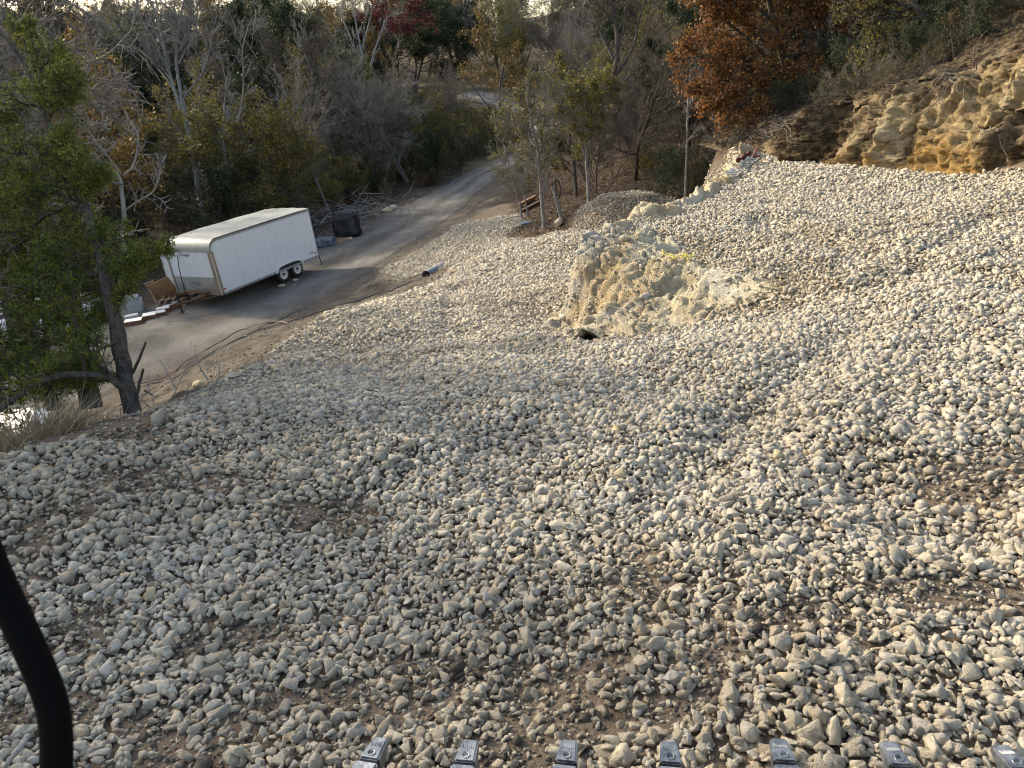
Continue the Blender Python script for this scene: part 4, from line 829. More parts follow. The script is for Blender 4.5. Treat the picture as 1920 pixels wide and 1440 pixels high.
# dead bleached cedar top
dd = dict(lev=2, kids=[8, 6, 4], t0=[.3, .2, .1], ang=(30, 80), ratio=[1., .55, .5], rr=.5, tap=.4, rmin=.004, wig=.35, up=[.0, .0, .0])
Z = 7.6
hero('dead_cedar', 'dead bleached cedar snag with curled pale twigs before the trailer', [
    (P3([(238, 800), (236, 650), (222, 520), (228, 430), (236, 375), (232, 340), (220, 315)], Z), .045, .018, 4, .25), (P3([(226, 325), (200, 290), (180, 265), (165, 245)], Z), .014, .007, 12, .30), (P3([(232, 330), (256, 305), (262, 250), (242, 225), (232, 200)], Z), .014, .006, 7, .28),
    (P3([(234, 395), (262, 375), (295, 355), (302, 300)], Z), .013, .006, 12, .26), (P3([(230, 345), (180, 340), (120, 335), (60, 330)], Z), .012, .005, 16, .28), (P3([(120, 240), (110, 215), (140, 225), (175, 240), (195, 225)], Z), .010, .005, 22, .22), (P3([(165, 245), (130, 220), (100, 205), (90, 175)], Z), .010, .004, 18, .24),
    (P3([(228, 420), (180, 440), (130, 450)], Z), .008, .004, 8, .2)], dd, M_BARK_DEAD, seed=55)
# tall trees just outside the left edge whose shade falls over the near gravel
for i, (s_, u_, h_, k) in enumerate([(-1.5, -12, 11, 'ever_n'), (0, -13.5, 12, 'bare_b'), (1.0, -15.5, 13.5, 'ever_n'), (2.6, -17.5, 13, 'bare_b'), (2.0, -19.5, 13.5, 'bare_d'), (.2, -20, 14, 'ever_n'), (-3.2, -13, 11, 'bare_b'), (-2.4, -16, 12, 'bare_d'), (3.9, -21, 14, 'bare_b')]):
    hs = {'ever_n': 8., 'bare_b': 8., 'bare_d': 10.}[k]
    plant(k, .616 * s_ + .788 * u_, .788 * s_ - .616 * u_, h_ / hs * .72, i * 1.3, 'shading the near gravel from the left', 'tall trees left of the gravel', None, 1.39)
# cedar clinging to the top of the cut bank
def bank_cedar():
    Z = 19.5
    L = [(P3([(1800, 110, 19), (1785, 80, 19.2), (1755, 50, 19.3), (1720, 20, 19.4), (1690, -20, 19.5)], 0), .17, .05, 10, 1.0)]
    for a in ([(1775, 70), (1720, 60), (1670, 65), (1620, 90)], [(1740, 40), (1690, 30), (1640, 40), (1600, 30)], [(1785, 85), (1740, 95), (1700, 110)], [(1770, 60), (1790, 20), (1800, -20)], [(1720, 20), (1670, 0), (1620, 0)], [(1730, 35), (1680, 80), (1640, 105)], [(1760, 50), (1830, 20), (1880, -10)]):
        L.append((P3(a, Z), .07, .02, 16, .9))
    hero('juniper_tree', 'dark juniper leaning out from the top of the cut bank', L, dict(BARE, lev=3, kids=[12, 6, 5], ang=(25, 70), wig=.25), M_BARK_DARK, (2.5, .06, .10, .35, .4), M_OLIVE, 61)
bank_cedar()
def on_cut(i, j): return np.array([CUT[0][i, j], CUT[1][i, j], CUT[2][i, j]])
rb = np.random.default_rng(9)
ii = lambda s: int(np.clip(s / par[-1] * 619, 0, 618))
# shrubs and tufts rooted on the bank top
for k in range(110):
    i = ii(rb.uniform(.5, 19)); j = int(rb.uniform(104, 148)); q = on_cut(i, j); kind = rb.choice(['brush_b', 'brush_b', 'brush_c', 'brush_c', 'brush_d'])
    n, c = KIND[kind]; tm, cm = PR[kind]
    e = empty(n, tuple(q - [0, 0, .05]), LOOK[kind] + ' rooted on the dark top of the cut bank', c, 'shrubs on the cut bank', (0, 0, rb.uniform(0, 6))); s = rb.uniform(.25, .62); e.scale = (s, s, s)
    link('stems', tm, None, e); link('leaves', cm, None, e)
# torn roots hanging from the bank, brushwood lying on its shoulder
def roots(label, i0, i1, j0, j1, n, L, seed, mat, name='torn_roots', r=.014):
    rng = np.random.default_rng(seed); sk = Skel(); base = on_cut(ii((i0 + i1) / 2), j0)
    for _ in range(n):
        i = ii(rng.uniform(i0, i1)); j = int(rng.uniform(j0, j1)); p = on_cut(i, j) + [-.06, -.02, .03]; d = on_cut(min(619, i + 6), max(j - 22, 2)) - p + rng.normal(size=3) * [.25, .45, .2] * L; d /= np.linalg.norm(d)
        q = [p]
        for _ in range(6): d = d + rng.normal(size=3) * .22; d /= np.linalg.norm(d); q.append(q[-1] + d * L * rng.uniform(.7, 1.3) / 6)
        sk.line(np.array(q) - base, r * rng.uniform(.5, 1.5), r * .3)
    tm = skel_mesh(name, sk, 5); o = link(name, tm, mat); o.location = tuple(base); tag(o, label, 'roots' if 'root' in name else 'brushwood')
roots('matted torn roots hanging down the middle of the cut bank', 11.6, 12.6, 88, 100, 60, 1.1, 71, M_TWIG)
roots('pale forked roots sticking out low on the cut bank at the right edge', 13.2, 13.9, 38, 50, 9, .7, 72, M_BARK_DEAD, r=.016)
roots('dark heap of cut branches lying over the left shoulder of the bank', 1.8, 6.5, 60, 125, 300, 1.0, 73, M_TWIG, 'brush_heap')
roots('tangle of fallen sticks over the upper bank below the leaning juniper', 6.5, 12.5, 95, 140, 260, .9, 74, M_TWIG, 'fallen_sticks', .011)

# dry grass on the edge of the gravel, brush heap by the lane, gully sticks
def blades(name, label, cat, pts_, n, L, seed, mat, lean=(0, 0), w=.10):
    rng = np.random.default_rng(seed); base = np.array(pts_[0]); V = []
    for _ in range(n):
        c = np.array(pts_[rng.integers(len(pts_))]) + rng.normal(size=3) * [.16, .16, .0]; c[2] = float(H(c[0], c[1])) - .02
        d = np.array([rng.normal() * .55 + lean[0], rng.normal() * .55 + lean[1], 1.]); d /= np.linalg.norm(d); l = L * rng.uniform(.4, 1.2); s = perp(rng, d) * l * w * .08; b = np.array([d[0], d[1], -.35]) * l * rng.uniform(.1, .5)
        p0, p1, p2 = c, c + d * l * .5, c + d * l + b * .6
        V += [p0 - s, p0 + s, p1 + s * .8, p1 - s * .8, p1 - s * .8, p1 + s * .8, p2 + s * .1, p2 - s * .1]
    V = np.array(V) - base; me = np_mesh(name, V, np.arange(len(V)).reshape(-1, 4)); o = link(name, me, mat); o.location = tuple(base); tag(o, label, cat); return o
blades('grass_tuft', 'clump of long dry straw coloured grass at the left edge of the gravel', 'grass', [G(70, 838, 5.5), G(95, 830, 5.4), G(120, 822, 5.35), G(50, 850, 5.6)], 700, .42, 81, M_DRY, (.25, .1), .13)
blades('grass_tuft', 'thin dry grass at the foot of the nearest cedar', 'grass', [G(160, 810, 5.25), G(200, 800, 5.2), G(20, 850, 5.6)], 260, .3, 82, M_DRY, (.1, .2), .12)
def sticks(name, label, cat, c, ext, n, L, r, seed, mat, flat=.3):
    rng = np.random.default_rng(seed); sk = Skel(); c = np.array([c[0], c[1], float(H(c[0], c[1]))])
    for _ in range(n):
        p = np.array([rng.normal() * ext[0], rng.normal() * ext[1], 0.]); g = float(H(c[0] + p[0], c[1] + p[1])) - c[2]; p[2] = g + abs(rng.normal()) * ext[2] + .02
        a = rng.uniform(0, 6.28); d = np.array([math.cos(a), math.sin(a), rng.normal() * flat]); q = [p]
        for _ in range(4): d = d + rng.normal(size=3) * [.25, .25, .12]; d /= np.linalg.norm(d); q.append(q[-1] + d * L * rng.uniform(.5, 1.3) / 4)
        q = np.array(q); q[:, 2] = np.maximum(q[:, 2], [float(H(c[0] + u[0], c[1] + u[1])) - c[2] + .01 for u in q]); sk.line(q, r * rng.uniform(.5, 1.6), r * .35)
    o = link(name, skel_mesh(name, sk, 6), mat); o.location = tuple(c); tag(o, label, cat)
sticks('brush_heap', 'heap of cut branches around the black tarpaulin beside the lane', 'brushwood', hit(640, 415), (2.0, 1.2, .5), 130, 1.8, .022, 91, M_BARK_DEAD)
sticks('brush_heap', 'scattered fallen branches in the gully behind the gravel heap', 'brushwood', (8.4, 32.5), (2.2, 1.6, .2), 110, 1.6, .018, 92, M_TWIG)
sticks('fallen_sticks', 'dead sticks in the leaf litter between the grey trees', 'brushwood', (3.2, 32.5), (1.4, 1.6, .1), 60, 1.1, .014, 93, M_TWIG)
sticks('fallen_sticks', 'bare thorny sticks on the dirt beside the nearest cedar', 'brushwood', G(290, 770, 5.15), (.22, .3, .12), 26, .5, .008, 94, M_BARK_DEAD, .8)
sticks('fallen_sticks', 'dead branches lying along the left verge of the lane', 'brushwood', (-9.5, 40.5), (2.6, .8, .15), 60, 1.3, .016, 95, M_BARK_DEAD)

# fallen leaves on the floor of the gully and the verges, chips of stone trodden into the lane and the bank
rl_ = np.random.default_rng(14)
def leaf_floor(name, label, n, x0, x1, y0, y1, cond, sz, mat):
    x = rl_.uniform(x0, x1, n); y = rl_.uniform(y0, y1, n); m = cond(x, y); x, y = x[m], y[m]; z = H(x, y) + .015 + rl_.random(len(x)) * .03
    C = np.c_[x, y, z]; a = rl_.normal(size=(len(x), 3)) * [1, 1, .35]; a /= np.linalg.norm(a, axis=1)[:, None]; b = np.cross(a, [0, 0, 1.] + rl_.normal(size=(len(x), 3)) * .3); s_ = (sz * rl_.uniform(.5, 1.5, len(x)))[:, None]
    V = np.stack([C, C + a * s_ * .5 + b * s_ * .3, C + a * s_, C + a * s_ * .5 - b * s_ * .3], 1).reshape(-1, 3); tag(link(name, np_mesh(name, V, np.arange(len(V)).reshape(-1, 4)), mat), label, kind='stuff')
M_LITTER = leafmat('fallen_leaves', [(.03, .02, .014), (.075, .045, .026), (.13, .075, .04), (.20, .12, .065), (.26, .18, .11)], .1)
leaf_floor('leaf_litter', 'fallen brown leaves under the trees', 60000, -2, 16, 27.5, 50, lambda x, y: (sdist(x, y, GRAVEL) > .15) & (sdist(x, y, LANE) > .1) & (x > .5 + .12 * (y - 30)), .085, M_LITTER)
leaf_floor('verge_leaves', 'fallen leaves and weeds along the left verge of the lane', 30000, -22, 2, 26, 56, lambda x, y: (sdist(x, y, LANE) > -.35 + .3 * rl_.random(len(x))) & (sdist(x, y, LANE) < 3.5) & (x < np.interp(y, [26, 40, 50, 60], [-14, -8, -2, 1])), .08, M_LITTER)
def chips(name, label, n, x0, x1, y0, y1, cond, sz, tint, seed):
    r = np.random.default_rng(seed); x = r.uniform(x0, x1, n); y = r.uniform(y0, y1, n); m = cond(x, y, r); x, y = x[m], y[m]; s = r.lognormal(math.log(sz), .45, len(x))
    me = build_stones(name, np.c_[x, y, H(x, y) + s * .12 + (.03 if name == 'lane_grit' else .01)], s, 1, r, M_STONE, np.full(len(x), tint)); tag(link(name, me, M_STONE), label, kind='stuff')
chips('lane_grit', 'grit and small stones lying on the lane', 26000, -18, 2, 17, 48, lambda x, y, r: (sdist(x, y, LANE) < 0) & (r.random(len(x)) < .25 + .9 * np.exp(-np.abs(sdist(x, y, LANE)) / .5)), .030, .75, 15)
chips('bank_stones', 'stones and clods scattered on the dirt bank beside the lane', 44000, -13, 2.5, 5, 36, lambda x, y, r: (sdist(x, y, LANE) > -.2) & (sdist(x, y, GRAVEL) > -.1) & (x > -3.2 - .55 * (y - 5)) & (r.random(len(x)) < .35 + .8 * np.exp(-sdist(x, y, GRAVEL) / .35)), .036, 1., 16)
_r = np.random.default_rng(18); _x = _r.uniform(.4, 5.5, 16000); _y = _r.uniform(8.8, 13.5, 16000); _sd = sdist(_x, _y, ROCKP); _m = (_sd < .35) & (_r.random(16000) < .10 + .5 * sstep(-.35, .0, _sd) + .5 * (fbm(_x * 2, _y * 2, 0, 88, 3) > .25)); _x, _y = _x[_m], _y[_m]
from mathutils.bvhtree import BVHTree
_o = bpy.data.objects['rock_outcrop']; _t = BVHTree.FromPolygons([q.co[:] for q in _o.data.vertices], [list(p.vertices) for p in _o.data.polygons]); _z = []
for a_, b_ in zip(_x, _y):
    h_ = _t.ray_cast(Vector((a_, b_, 9)), Vector((0, 0, -1))); _z.append(max(h_[0].z if h_[0] is not None else -9, float(LOW(np.array([a_]), np.array([b_]))[0]) - 9))
_z = np.array(_z); _m = _z > 0; _x, _y, _z = _x[_m], _y[_m], _z[_m]; _s = _r.lognormal(math.log(.030), .5, len(_x))
me = build_stones('outcrop_rubble', np.c_[_x, _y, _z + _s * .15], _s, 1, _r, M_STONE, np.full(len(_x), .35)); tag(link('outcrop_rubble', me, M_STONE), 'broken chips lying on and against the pale outcrop', kind='stuff')
# ------------------------------------------------------------------ the white cargo trailer
def gz(x, y): return float(H(x, y))
t = NT('white_panel', .38); v = t.coord('Object'); n = t.noise(t.coord(vec=v, scale=(1., 1., .12)), 7, 5, .7); n2 = t.noise(v, 30, 3)
c = t.mix(t.mr(n, .45, .75, 0, .35), (.74, .76, .78), (.56, .57, .56)); c = t.mix(t.mr(n2, .6, .75, 0, .15), c, (.4, .38, .34)); M_WHITE = t.out(c, .4, None)
t = NT('roof_sheet', .5); v = t.coord('Object'); n = t.noise(v, 1.6, 6, .6); n2 = t.noise(t.coord(vec=v, scale=(.2, 1.5, 1)), 2, 4)
c = t.mix(t.mr(n, .35, .7), (.34, .35, .315), (.23, .24, .215)); c = t.mix(t.mr(n2, .45, .7, 0, .5), c, (.42, .43, .39)); M_ROOF = t.out(c, .5, None)
M_ALU = simple('brushed_aluminium', (.52, .50, .47), .32, .85, .10, 3)
M_ALU2 = simple('corner_trim', (.50, .46, .39), .3, .9, .05, 1)
M_LID0 = simple('painted_rail', (.30, .31, .31), .4, .2, .06, 3)
M_RUBBER = simple('tyre_rubber', (.022, .022, .022), .85, 0, .2, 10)
M_RIM = simple('wheel_white', (.62, .60, .56), .5, 0, .1, 10)
M_BLACK = simple('black_steel', (.018, .018, .02), .5, .3, .2, 10)
M_RUSTY = simple('rusty_steel', (.13, .07, .04), .85, .3, .35, 14)
M_AMBER = simple('amber_lens', (.45, .10, .03), .3)
M_INK = simple('dark_lettering', (.03, .035, .06), .6)
TLW, TWD, THH = 5.75, 2.62, 2.15
o_ = np.array([-11.1, 27.45]); dl = np.array([.4790, .8778])           # along the side, from the nose to the tail
yaw = math.atan2(dl[1], dl[0]); lat = np.array([-dl[1], dl[0]])        # towards the far side
zf = 0.62; zt = zf + .05
TR = empty('cargo_trailer', (o_[0] + lat[0] * TWD / 2, o_[1] + lat[1] * TWD / 2, zf), 'white enclosed cargo trailer with pale roof standing tilted on the grey lane', 'trailer', None, (math.radians(-1.6), math.radians(-.7), yaw))
# local axes: x to the tail, y to the far side, z up; the near side is y = -TWD/2
hw = TWD / 2; R0 = .42
m = MB()
# body shell: side panels, floor, tail (front built apart)
def sidepoly(y):
    P = [(0, y, 0), (TLW, y, 0), (TLW, y, THH)]
    for k in range(0, 9): a = math.pi / 2 + k * (math.pi / 2) / 8; P.append((R0 + R0 * math.cos(a), y, THH - R0 + R0 * math.sin(a)))
    return P
for y, fl in ((-hw, False), (hw, True)):
    P = sidepoly(y); m.add(P, [tuple(range(len(P)))[::(-1 if fl else 1)]])
m.add([(TLW, -hw, 0), (TLW, hw, 0), (TLW, hw, THH), (TLW, -hw, THH)], [(0, 1, 2, 3)]); m.add([(0, -hw, 0), (TLW, -hw, 0), (TLW, hw, 0), (0, hw, 0)], [(0, 3, 2, 1)])
BODY = m.build('body', M_WHITE, TR)
m = MB(); m.box((-.002, 0, (.72 + THH - R0) / 2), (.03, TWD - .34, THH - R0 - .72)); m.build('front_panel', M_WHITE, TR)
m = MB(); m.box((-.004, 0, .36), (.036, TWD - .34, .72))
for k in range(7): m.box((-.026, -1. + k * .333, .36), (.010, .05, .70))
m.build('stone_guard', M_ALU, TR)
# roof with the rounded nose cap
V = []; ny = 15
prof = [(R0 * (1 - math.sin(k * math.pi / 16)), THH - R0 + R0 * math.cos(math.pi / 2 - k * math.pi / 16)) for k in range(9)]
prof = [(R0 - R0 * math.cos(k * math.pi / 16), THH - R0 + R0 * math.sin(k * math.pi / 16)) for k in range(9)]
prof = [(-.035 + p[0] * 1.0, p[1] + .035 * (k / 8)) for k, p in enumerate(prof)] + [(1.0, THH + .045), (2., THH + .05), (3., THH + .055), (4., THH + .05), (5., THH + .045), (TLW + .02, THH + .035)]
for (x, z) in prof:
    for j in range(ny): y = -hw - .012 + (TWD + .024) * j / (ny - 1); cr = .045 * (1 - (2 * j / (ny - 1) - 1) ** 2) * min(1, max(0, x / .5)); V.append((x, y, z + cr + .012 * math.sin(j * 1.9 + x * 3) * (x > .3)))
f = grid_faces(ny, len(prof)); me = np_mesh('roof', np.array(V), f, True); link('roof', me, M_ROOF, TR)
# trims
m = MB()
for y in (-hw - .016, hw + .016):
    q = [(TLW + .01, y, THH - .03), (R0 + .05, y, THH - .03)] + [(R0 - R0 * math.sin(a), y, THH - R0 - .03 + R0 * math.cos(a)) for a in np.linspace(0, math.pi / 2, 9)]
    for a, b in zip(q[:-1], q[1:]):
        a = np.array(a); b = np.array(b); c = (a + b) / 2; l = np.linalg.norm(b - a); an = math.atan2(b[2] - a[2], b[0] - a[0]); m.box(c, (l + .01, .022, .075), Matrix.Rotation(-an, 3, 'Y'))
m.build('roof_rail', M_LID0, TR)
for y in (-hw, hw):
    m = MB(); s = -1 if y < 0 else 1
    for k in range(5):
        a = k * math.pi / 8; m.box((.0 + .13 * (1 - math.cos(a)) - .022, y - s * .13 * (1 - math.sin(a)) + s * .012, (THH - R0) / 2), (.045, .045, THH - R0 + .02), Matrix.Rotation(s * a, 3, 'Z'), .012)
    m.build('corner_trim', M_ALU2, TR)
m = MB(); m.box((TLW / 2, -hw - .010, .03), (TLW, .018, .085)); m.box((TLW / 2, hw + .010, .03), (TLW, .018, .085)); m.box((TLW + .008, -hw + .01, THH / 2), (.03, .06, THH)); m.box((TLW + .008, hw - .01, THH / 2), (.03, .06, THH)); m.build('skirt_trim', M_LID0, TR)
m = MB()                                                              # rivet rows and panel seams
for k in range(1, 15):
    x = k * TLW / 15 + .1
    m.box((x, -hw - .0015, THH / 2 - .03), (.006, .003, THH - .16))
for k in range(7): m.box((-.019, -1. + k * .333, 1.2), (.004, .006, .9))
m.build('panel_seam', simple('seam_grey', (.62, .64, .66), .5, 0, .05), TR)
# wheels and fender on both sides
wx = [3.42, 4.28]; wr = .345
for s in (-1, 1):
    for x in wx:
        m = MB(); y0 = s * (hw - .10); pr = [(-.11, wr * .60), (-.115, wr * .93), (-.09, wr), (.09, wr), (.115, wr * .93), (.11, wr * .62), (.07, wr * .58), (-.07, wr * .58), (-.11, wr * .62)]
        RZ = np.array(Matrix.Rotation(math.pi / 2, 3, 'Z')); m.lathe(pr, (x, y0, -.15), rot=RZ, sides=36); tm_ = m.mesh('tyre', True)
        m = MB(); m.lathe([(-s * .02 + .0, .03), (.0, .21), (.0, .215)][::1], (x, y0 + s * .075, -.15), rot=RZ, sides=32); m.lathe([(s * .0, .17), (s * .03, .205), (s * .035, .225), (0, .23)], (x, y0 + s * .08, -.15), rot=RZ, sides=32)
        for k in range(6): a = k * math.pi / 3; m.box((x + .125 * math.cos(a), y0 + s * .085, -.15 + .125 * math.sin(a)), (.05, .012, .03), Matrix.Rotation(-a, 3, 'Y'))
        rm_ = m.mesh('rim')
        m = MB(); m.lathe([(-.01, .0), (-.01, .05), (.02, .055), (.03, .04), (.03, .0)] if s > 0 else [(.01, .0), (.01, .05), (-.02, .055), (-.03, .04), (-.03, 0)], (x, y0 + s * .09, -.15), rot=RZ, sides=16); h = m.build('wheel', M_BLACK, TR, True); link('tyre', tm_, M_RUBBER, h); link('rim', rm_, M_RIM, h)
    m = MB(); cx = sum(wx) / 2; q = []
    arch = [(-.86, -.02), (-.84, .10), (-.76, .20), (-.60, .265), (-.3, .29), (0, .295), (.3, .29), (.60, .265), (.76, .20), (.84, .10), (.86, -.02)]
    P = []
    for (a, z) in arch: P += [(cx + a, s * (hw - .02), z), (cx + a, s * (hw + .055), z), (cx + a * .92, s * (hw + .055), z - .075 if z > 0 else z), (cx + a * .92, s * (hw - .02), z - .075 if z > 0 else z)]
    n = len(arch); f = [(i * 4 + k, i * 4 + (k + 1) % 4, (i + 1) * 4 + (k + 1) % 4, (i + 1) * 4 + k) for i in range(n - 1) for k in range(4)]; m.add(P, f); m.build('fender', M_WHITE, TR)
    m = MB(); P = [(cx - .80, s * (hw + .004), -.02), (cx + .80, s * (hw + .004), -.02)] + [(cx + a * .93, s * (hw + .004), z - .07) for a, z in arch[::-1][1:-1]]; m.add(P, [tuple(range(len(P)))]); m.build('wheel_well', M_BLACK, TR)
# axle, tongue, jack, stays, lamps, door, lettering
m = MB(); m.box((TLW / 2 + .1, -.75, -.09), (TLW - .6, .06, .14)).box((TLW / 2 + .1, .75, -.09), (TLW - .6, .06, .14)); [m.box((x, 0, -.15), (.07, TWD - .3, .07)) for x in wx]; m.build('chassis', M_BLACK, TR)
m = MB(); m.tube([(.3, -.62, -.06), (-1.25, -.04, -.06)], .05, 4).tube([(.3, .62, -.06), (-1.25, .04, -.06)], .05, 4).box((-.12, 0, .09), (.22, 1.3, .10)).box((-1.32, 0, -.04), (.25, .1, .09)); m.build('tongue', M_RUSTY, TR)
m = MB(); m.tube([(-1.0, 0, -.42), (-1.0, 0, .35)], .035, 10).box((-1.0, 0, -.43), (.18, .18, .02)).tube([(-1.0, 0, .3), (-1.0, -.18, .3)], .012, 6).box((-.35, -.12, .08), (.3, .2, .12), None, .02); m.build('tongue_jack', M_BLACK, TR)
m = MB(); m.tube([(-.5, .1, .0), (-.38, .28, .75), (-.22, .44, 1.15), (-.05, .52, 1.62)], .018, 6); m.build('cable', M_BLACK, TR, True)
for y in (-hw + .06, hw - .06):
    m = MB(); m.tube([(TLW + .04, y, .42), (TLW + .16, y, -.40)], .025, 6).box((TLW + .17, y, -.41), (.16, .12, .02)); m.build('stabiliser_leg', M_BLACK, TR)
for x in (.22, TLW - .16):
    m = MB(); m.box((x, -hw - .012, .20), (.10, .022, .065), None, .008); m.build('marker_light', M_AMBER, TR)
m = MB(); m.box((.38, hw + .42, .88), (.04, .86, 1.74), None, .01); dr = m.build('side_door', M_WHITE, TR)
m = MB(); m.box((.352, hw + .42, .03), (.012, .86, .05)).box((.352, hw + .83, .88), (.012, .04, 1.7)); m.build('door_frame', M_ALU, dr)
def text(s, size, mat, parent, loc, rot, name='lettering', ext=.002):
    cu = bpy.data.curves.new(name, 'FONT'); cu.body = s; cu.size = size; cu.extrude = ext; o = bpy.data.objects.new(name, cu); COL.objects.link(o); bpy.context.view_layer.update()
    me = bpy.data.meshes.new_from_object(o.evaluated_get(bpy.context.evaluated_depsgraph_get())); bpy.data.objects.remove(o); bpy.data.curves.remove(cu)
    o = link(name, me, None, parent); me.materials.clear(); me.materials.append(mat); o.location = loc; o.rotation_euler = rot; return o
text('Voyager', .17, M_INK, TR, (-.021, .42, 1.56), (math.pi / 2, math.radians(0), -math.pi / 2))
text('Voyager', .085, M_INK, TR, (TLW - .52, -hw - .006, .27), (math.pi / 2, 0, 0))
# pale chock stones by the near wheels
def rock(name, label, cat, c, size, seed, mat, group=None):
    rng = np.random.default_rng(seed); v, f = ico(4); T = stone_template(v, rng) * np.array(size) / 2; T += .02 * max(size) * fbm(v[:, 0] * 3, v[:, 1] * 3, v[:, 2] * 3, seed, 3)[:, None] * v
    o = link(name, np_mesh(name, T, f, False), mat); o.location = c; tag(o, label, cat, group); return o
def loc2(x, y): return o_ + dl * x + lat * (y + 0)                  # trailer plan coordinates: x along, y from the near side outwards is negative
for k, (x, lb) in enumerate(((3.02, 'pale chock stone in front of the front trailer wheel'), (3.86, 'pale chock stone between the two trailer wheels'))):
    p = loc2(x, -.12); rock('chock_stone', lb, 'stone', (p[0], p[1], gz(*p) + .07), (.36, .2, .16), 200 + k, M_STONE)

# ------------------------------------------------------------------ odds and ends round the trailer
M_WOOD = simple('raw_board', (.30, .17, .09), .75, 0, .2, 4, .3, 30); M_WOODL = simple('pale_batten', (.48, .34, .21), .75, 0, .15, 6)
M_CRATE = simple('crate_brown', (.19, .085, .045), .75, 0, .3, 8); M_LID = simple('white_lid', (.74, .74, .72), .5, 0, .06, 5)
M_BLOCK = simple('concrete_block', (.36, .37, .38), .9, 0, .15, 12, .4, 60); M_TARPB = simple('black_tarpaulin', (.006, .006, .008), .45, 0, .3, 8, .3, 12)
M_TARPG = simple('blue_grey_tarpaulin', (.10, .12, .155), .5, 0, .35, 6); M_TARPW = simple('white_tarpaulin', (.80, .81, .82), .5, 0, .05, 4)
def crate(px, py, w, d, h, rz, label, lid=True):
    p = hit(px, py); e = empty('box', (p[0], p[1], gz(p[0], p[1]) - .01), label, 'box', 'brown boxes along the edge of the lane', (0, 0, rz))
    m = MB(); th = .022
    for sx in (-1, 1): m.box((sx * (w / 2 - th / 2), 0, h / 2), (th, d, h))
    for sy in (-1, 1): m.box((0, sy * (d / 2 - th / 2), h / 2), (w - 2 * th, th, h)); m.box((0, sy * (d / 2 + .008), h * .22), (w, .016, .03)); 
    m.box((0, 0, .02), (w - 2 * th, d - 2 * th, .02)); m.build('box_sides', M_CRATE, e)
    if lid: m = MB(); m.box((0, 0, h + .012), (w * .98, d * .98, .022), None, .006); m.build('lid', M_LID, e)
cr = [(253, 610, .62, .44, .20, 'nearest brown box with a white lid, at the lane edge'), (283, 600, .5, .46, .20, 'second brown white lidded box, touching the nearest one'), (296, 594, .66, .40, .17, 'third brown white lidded box in the row'), (308, 586, .52, .36, .17, 'fourth brown box in the row, a batten leg over its lid'), (321, 580, .52, .36, .17, 'fifth brown box in the row, under the tipped board'), (333, 575, .42, .34, .20, 'last white lidded brown box, next to the wooden blocks')]
for i, (a, b, w, d, h, lb) in enumerate(cr): crate(a, b, w, d, h, .30 + .06 * (i % 3), lb)
# the tipped table top with its battens
p = hit(318, 572); e = empty('tipped_table', (p[0], p[1], gz(p[0], p[1])), 'brown board table tipped on edge with pale batten legs before the trailer tongue', 'table', None, (0, 0, .35))
m = MB(); m.box((-.05, .1, .58), (.95, .035, 1.15), Matrix.Rotation(.42, 3, 'X') @ Matrix.Rotation(-.28, 3, 'Y')); m.build('table_top', M_WOOD, e)
for q in ([(-.62, .0, .98), (-.42, -.1, .05)], [(-.72, .05, 1.02), (-.35, .1, 1.08)], [(-.1, -.05, .42), (-.42, -.75, .22)], [(.12, -.05, .40), (-.18, -.8, .2)], [(.38, -.05, .42), (.12, -.85, .18)], [(-.35, -.35, .34), (.32, -.38, .34)]):
    m = MB(); m.tube(q, .026, 4); m.build('leg', M_WOODL, e)
p = hit(340, 566); e = empty('wooden_crate', (p[0], p[1], gz(p[0], p[1])), 'dark red brown crate under the trailer tongue', 'crate', None, (0, 0, .45))
m = MB(); m.box((0, 0, .16), (.75, .6, .30)).box((0, 0, .40), (.72, .57, .16)).box((-.05, .05, .505), (.8, .66, .03)); m.build('crate_body', M_CRATE, e)
m = MB(); m.box((0, -.31, .30), (.74, .02, .03)).box((0, -.30, .46), (.7, .02, .03)); m.build('crate_batten', M_RUSTY, e)
for k, (a, b) in enumerate(((343, 575), (349, 570))):
    p = hit(a, b); o = MB(); o.box((0, 0, .15), (.24, .22, .30), None, .02); o = o.build('wood_block', M_WOODL); o.location = (p[0], p[1], gz(p[0], p[1])); o.rotation_euler = (0, 0, .6 + k); tag(o, ['pale wooden block at the end of the box row', 'pale wooden block beneath the trailer tongue'][k], 'block')
# stacks of grey blocks and slabs behind the trunk
p = hit(245, 588); c0 = np.array([p[0], p[1], gz(p[0], p[1])])
bi = 0
for (dx, dy, dz, w, d, h, lb) in ((0, 0, 0, 1.0, .5, .28, 'grey concrete slab lowest in the stack behind the nearest cedar'), (.05, .05, .29, .98, .5, .26, 'grey concrete slab in the middle of the stack behind the nearest cedar'), (-.02, .02, .56, .95, .5, .14, 'pale grey slab on top of the stack behind the nearest cedar'), (.4, -1.4, 0, 1.1, .7, .18, 'long grey slab lying between the stack and the nearest box'), (.45, -1.35, .19, 1.0, .3, .10, 'pale plank lying on the long grey slab')):
    o = MB().box((0, 0, h / 2), (w, d, h), None, .015).build('concrete_slab' if 'slab' in lb else 'plank', M_BLOCK); o.location = tuple(c0 + [dx, dy, dz]); o.rotation_euler = (0, 0, .35 + .05 * bi); bi += 1; tag(o, lb, 'slab' if 'slab' in lb else 'plank')
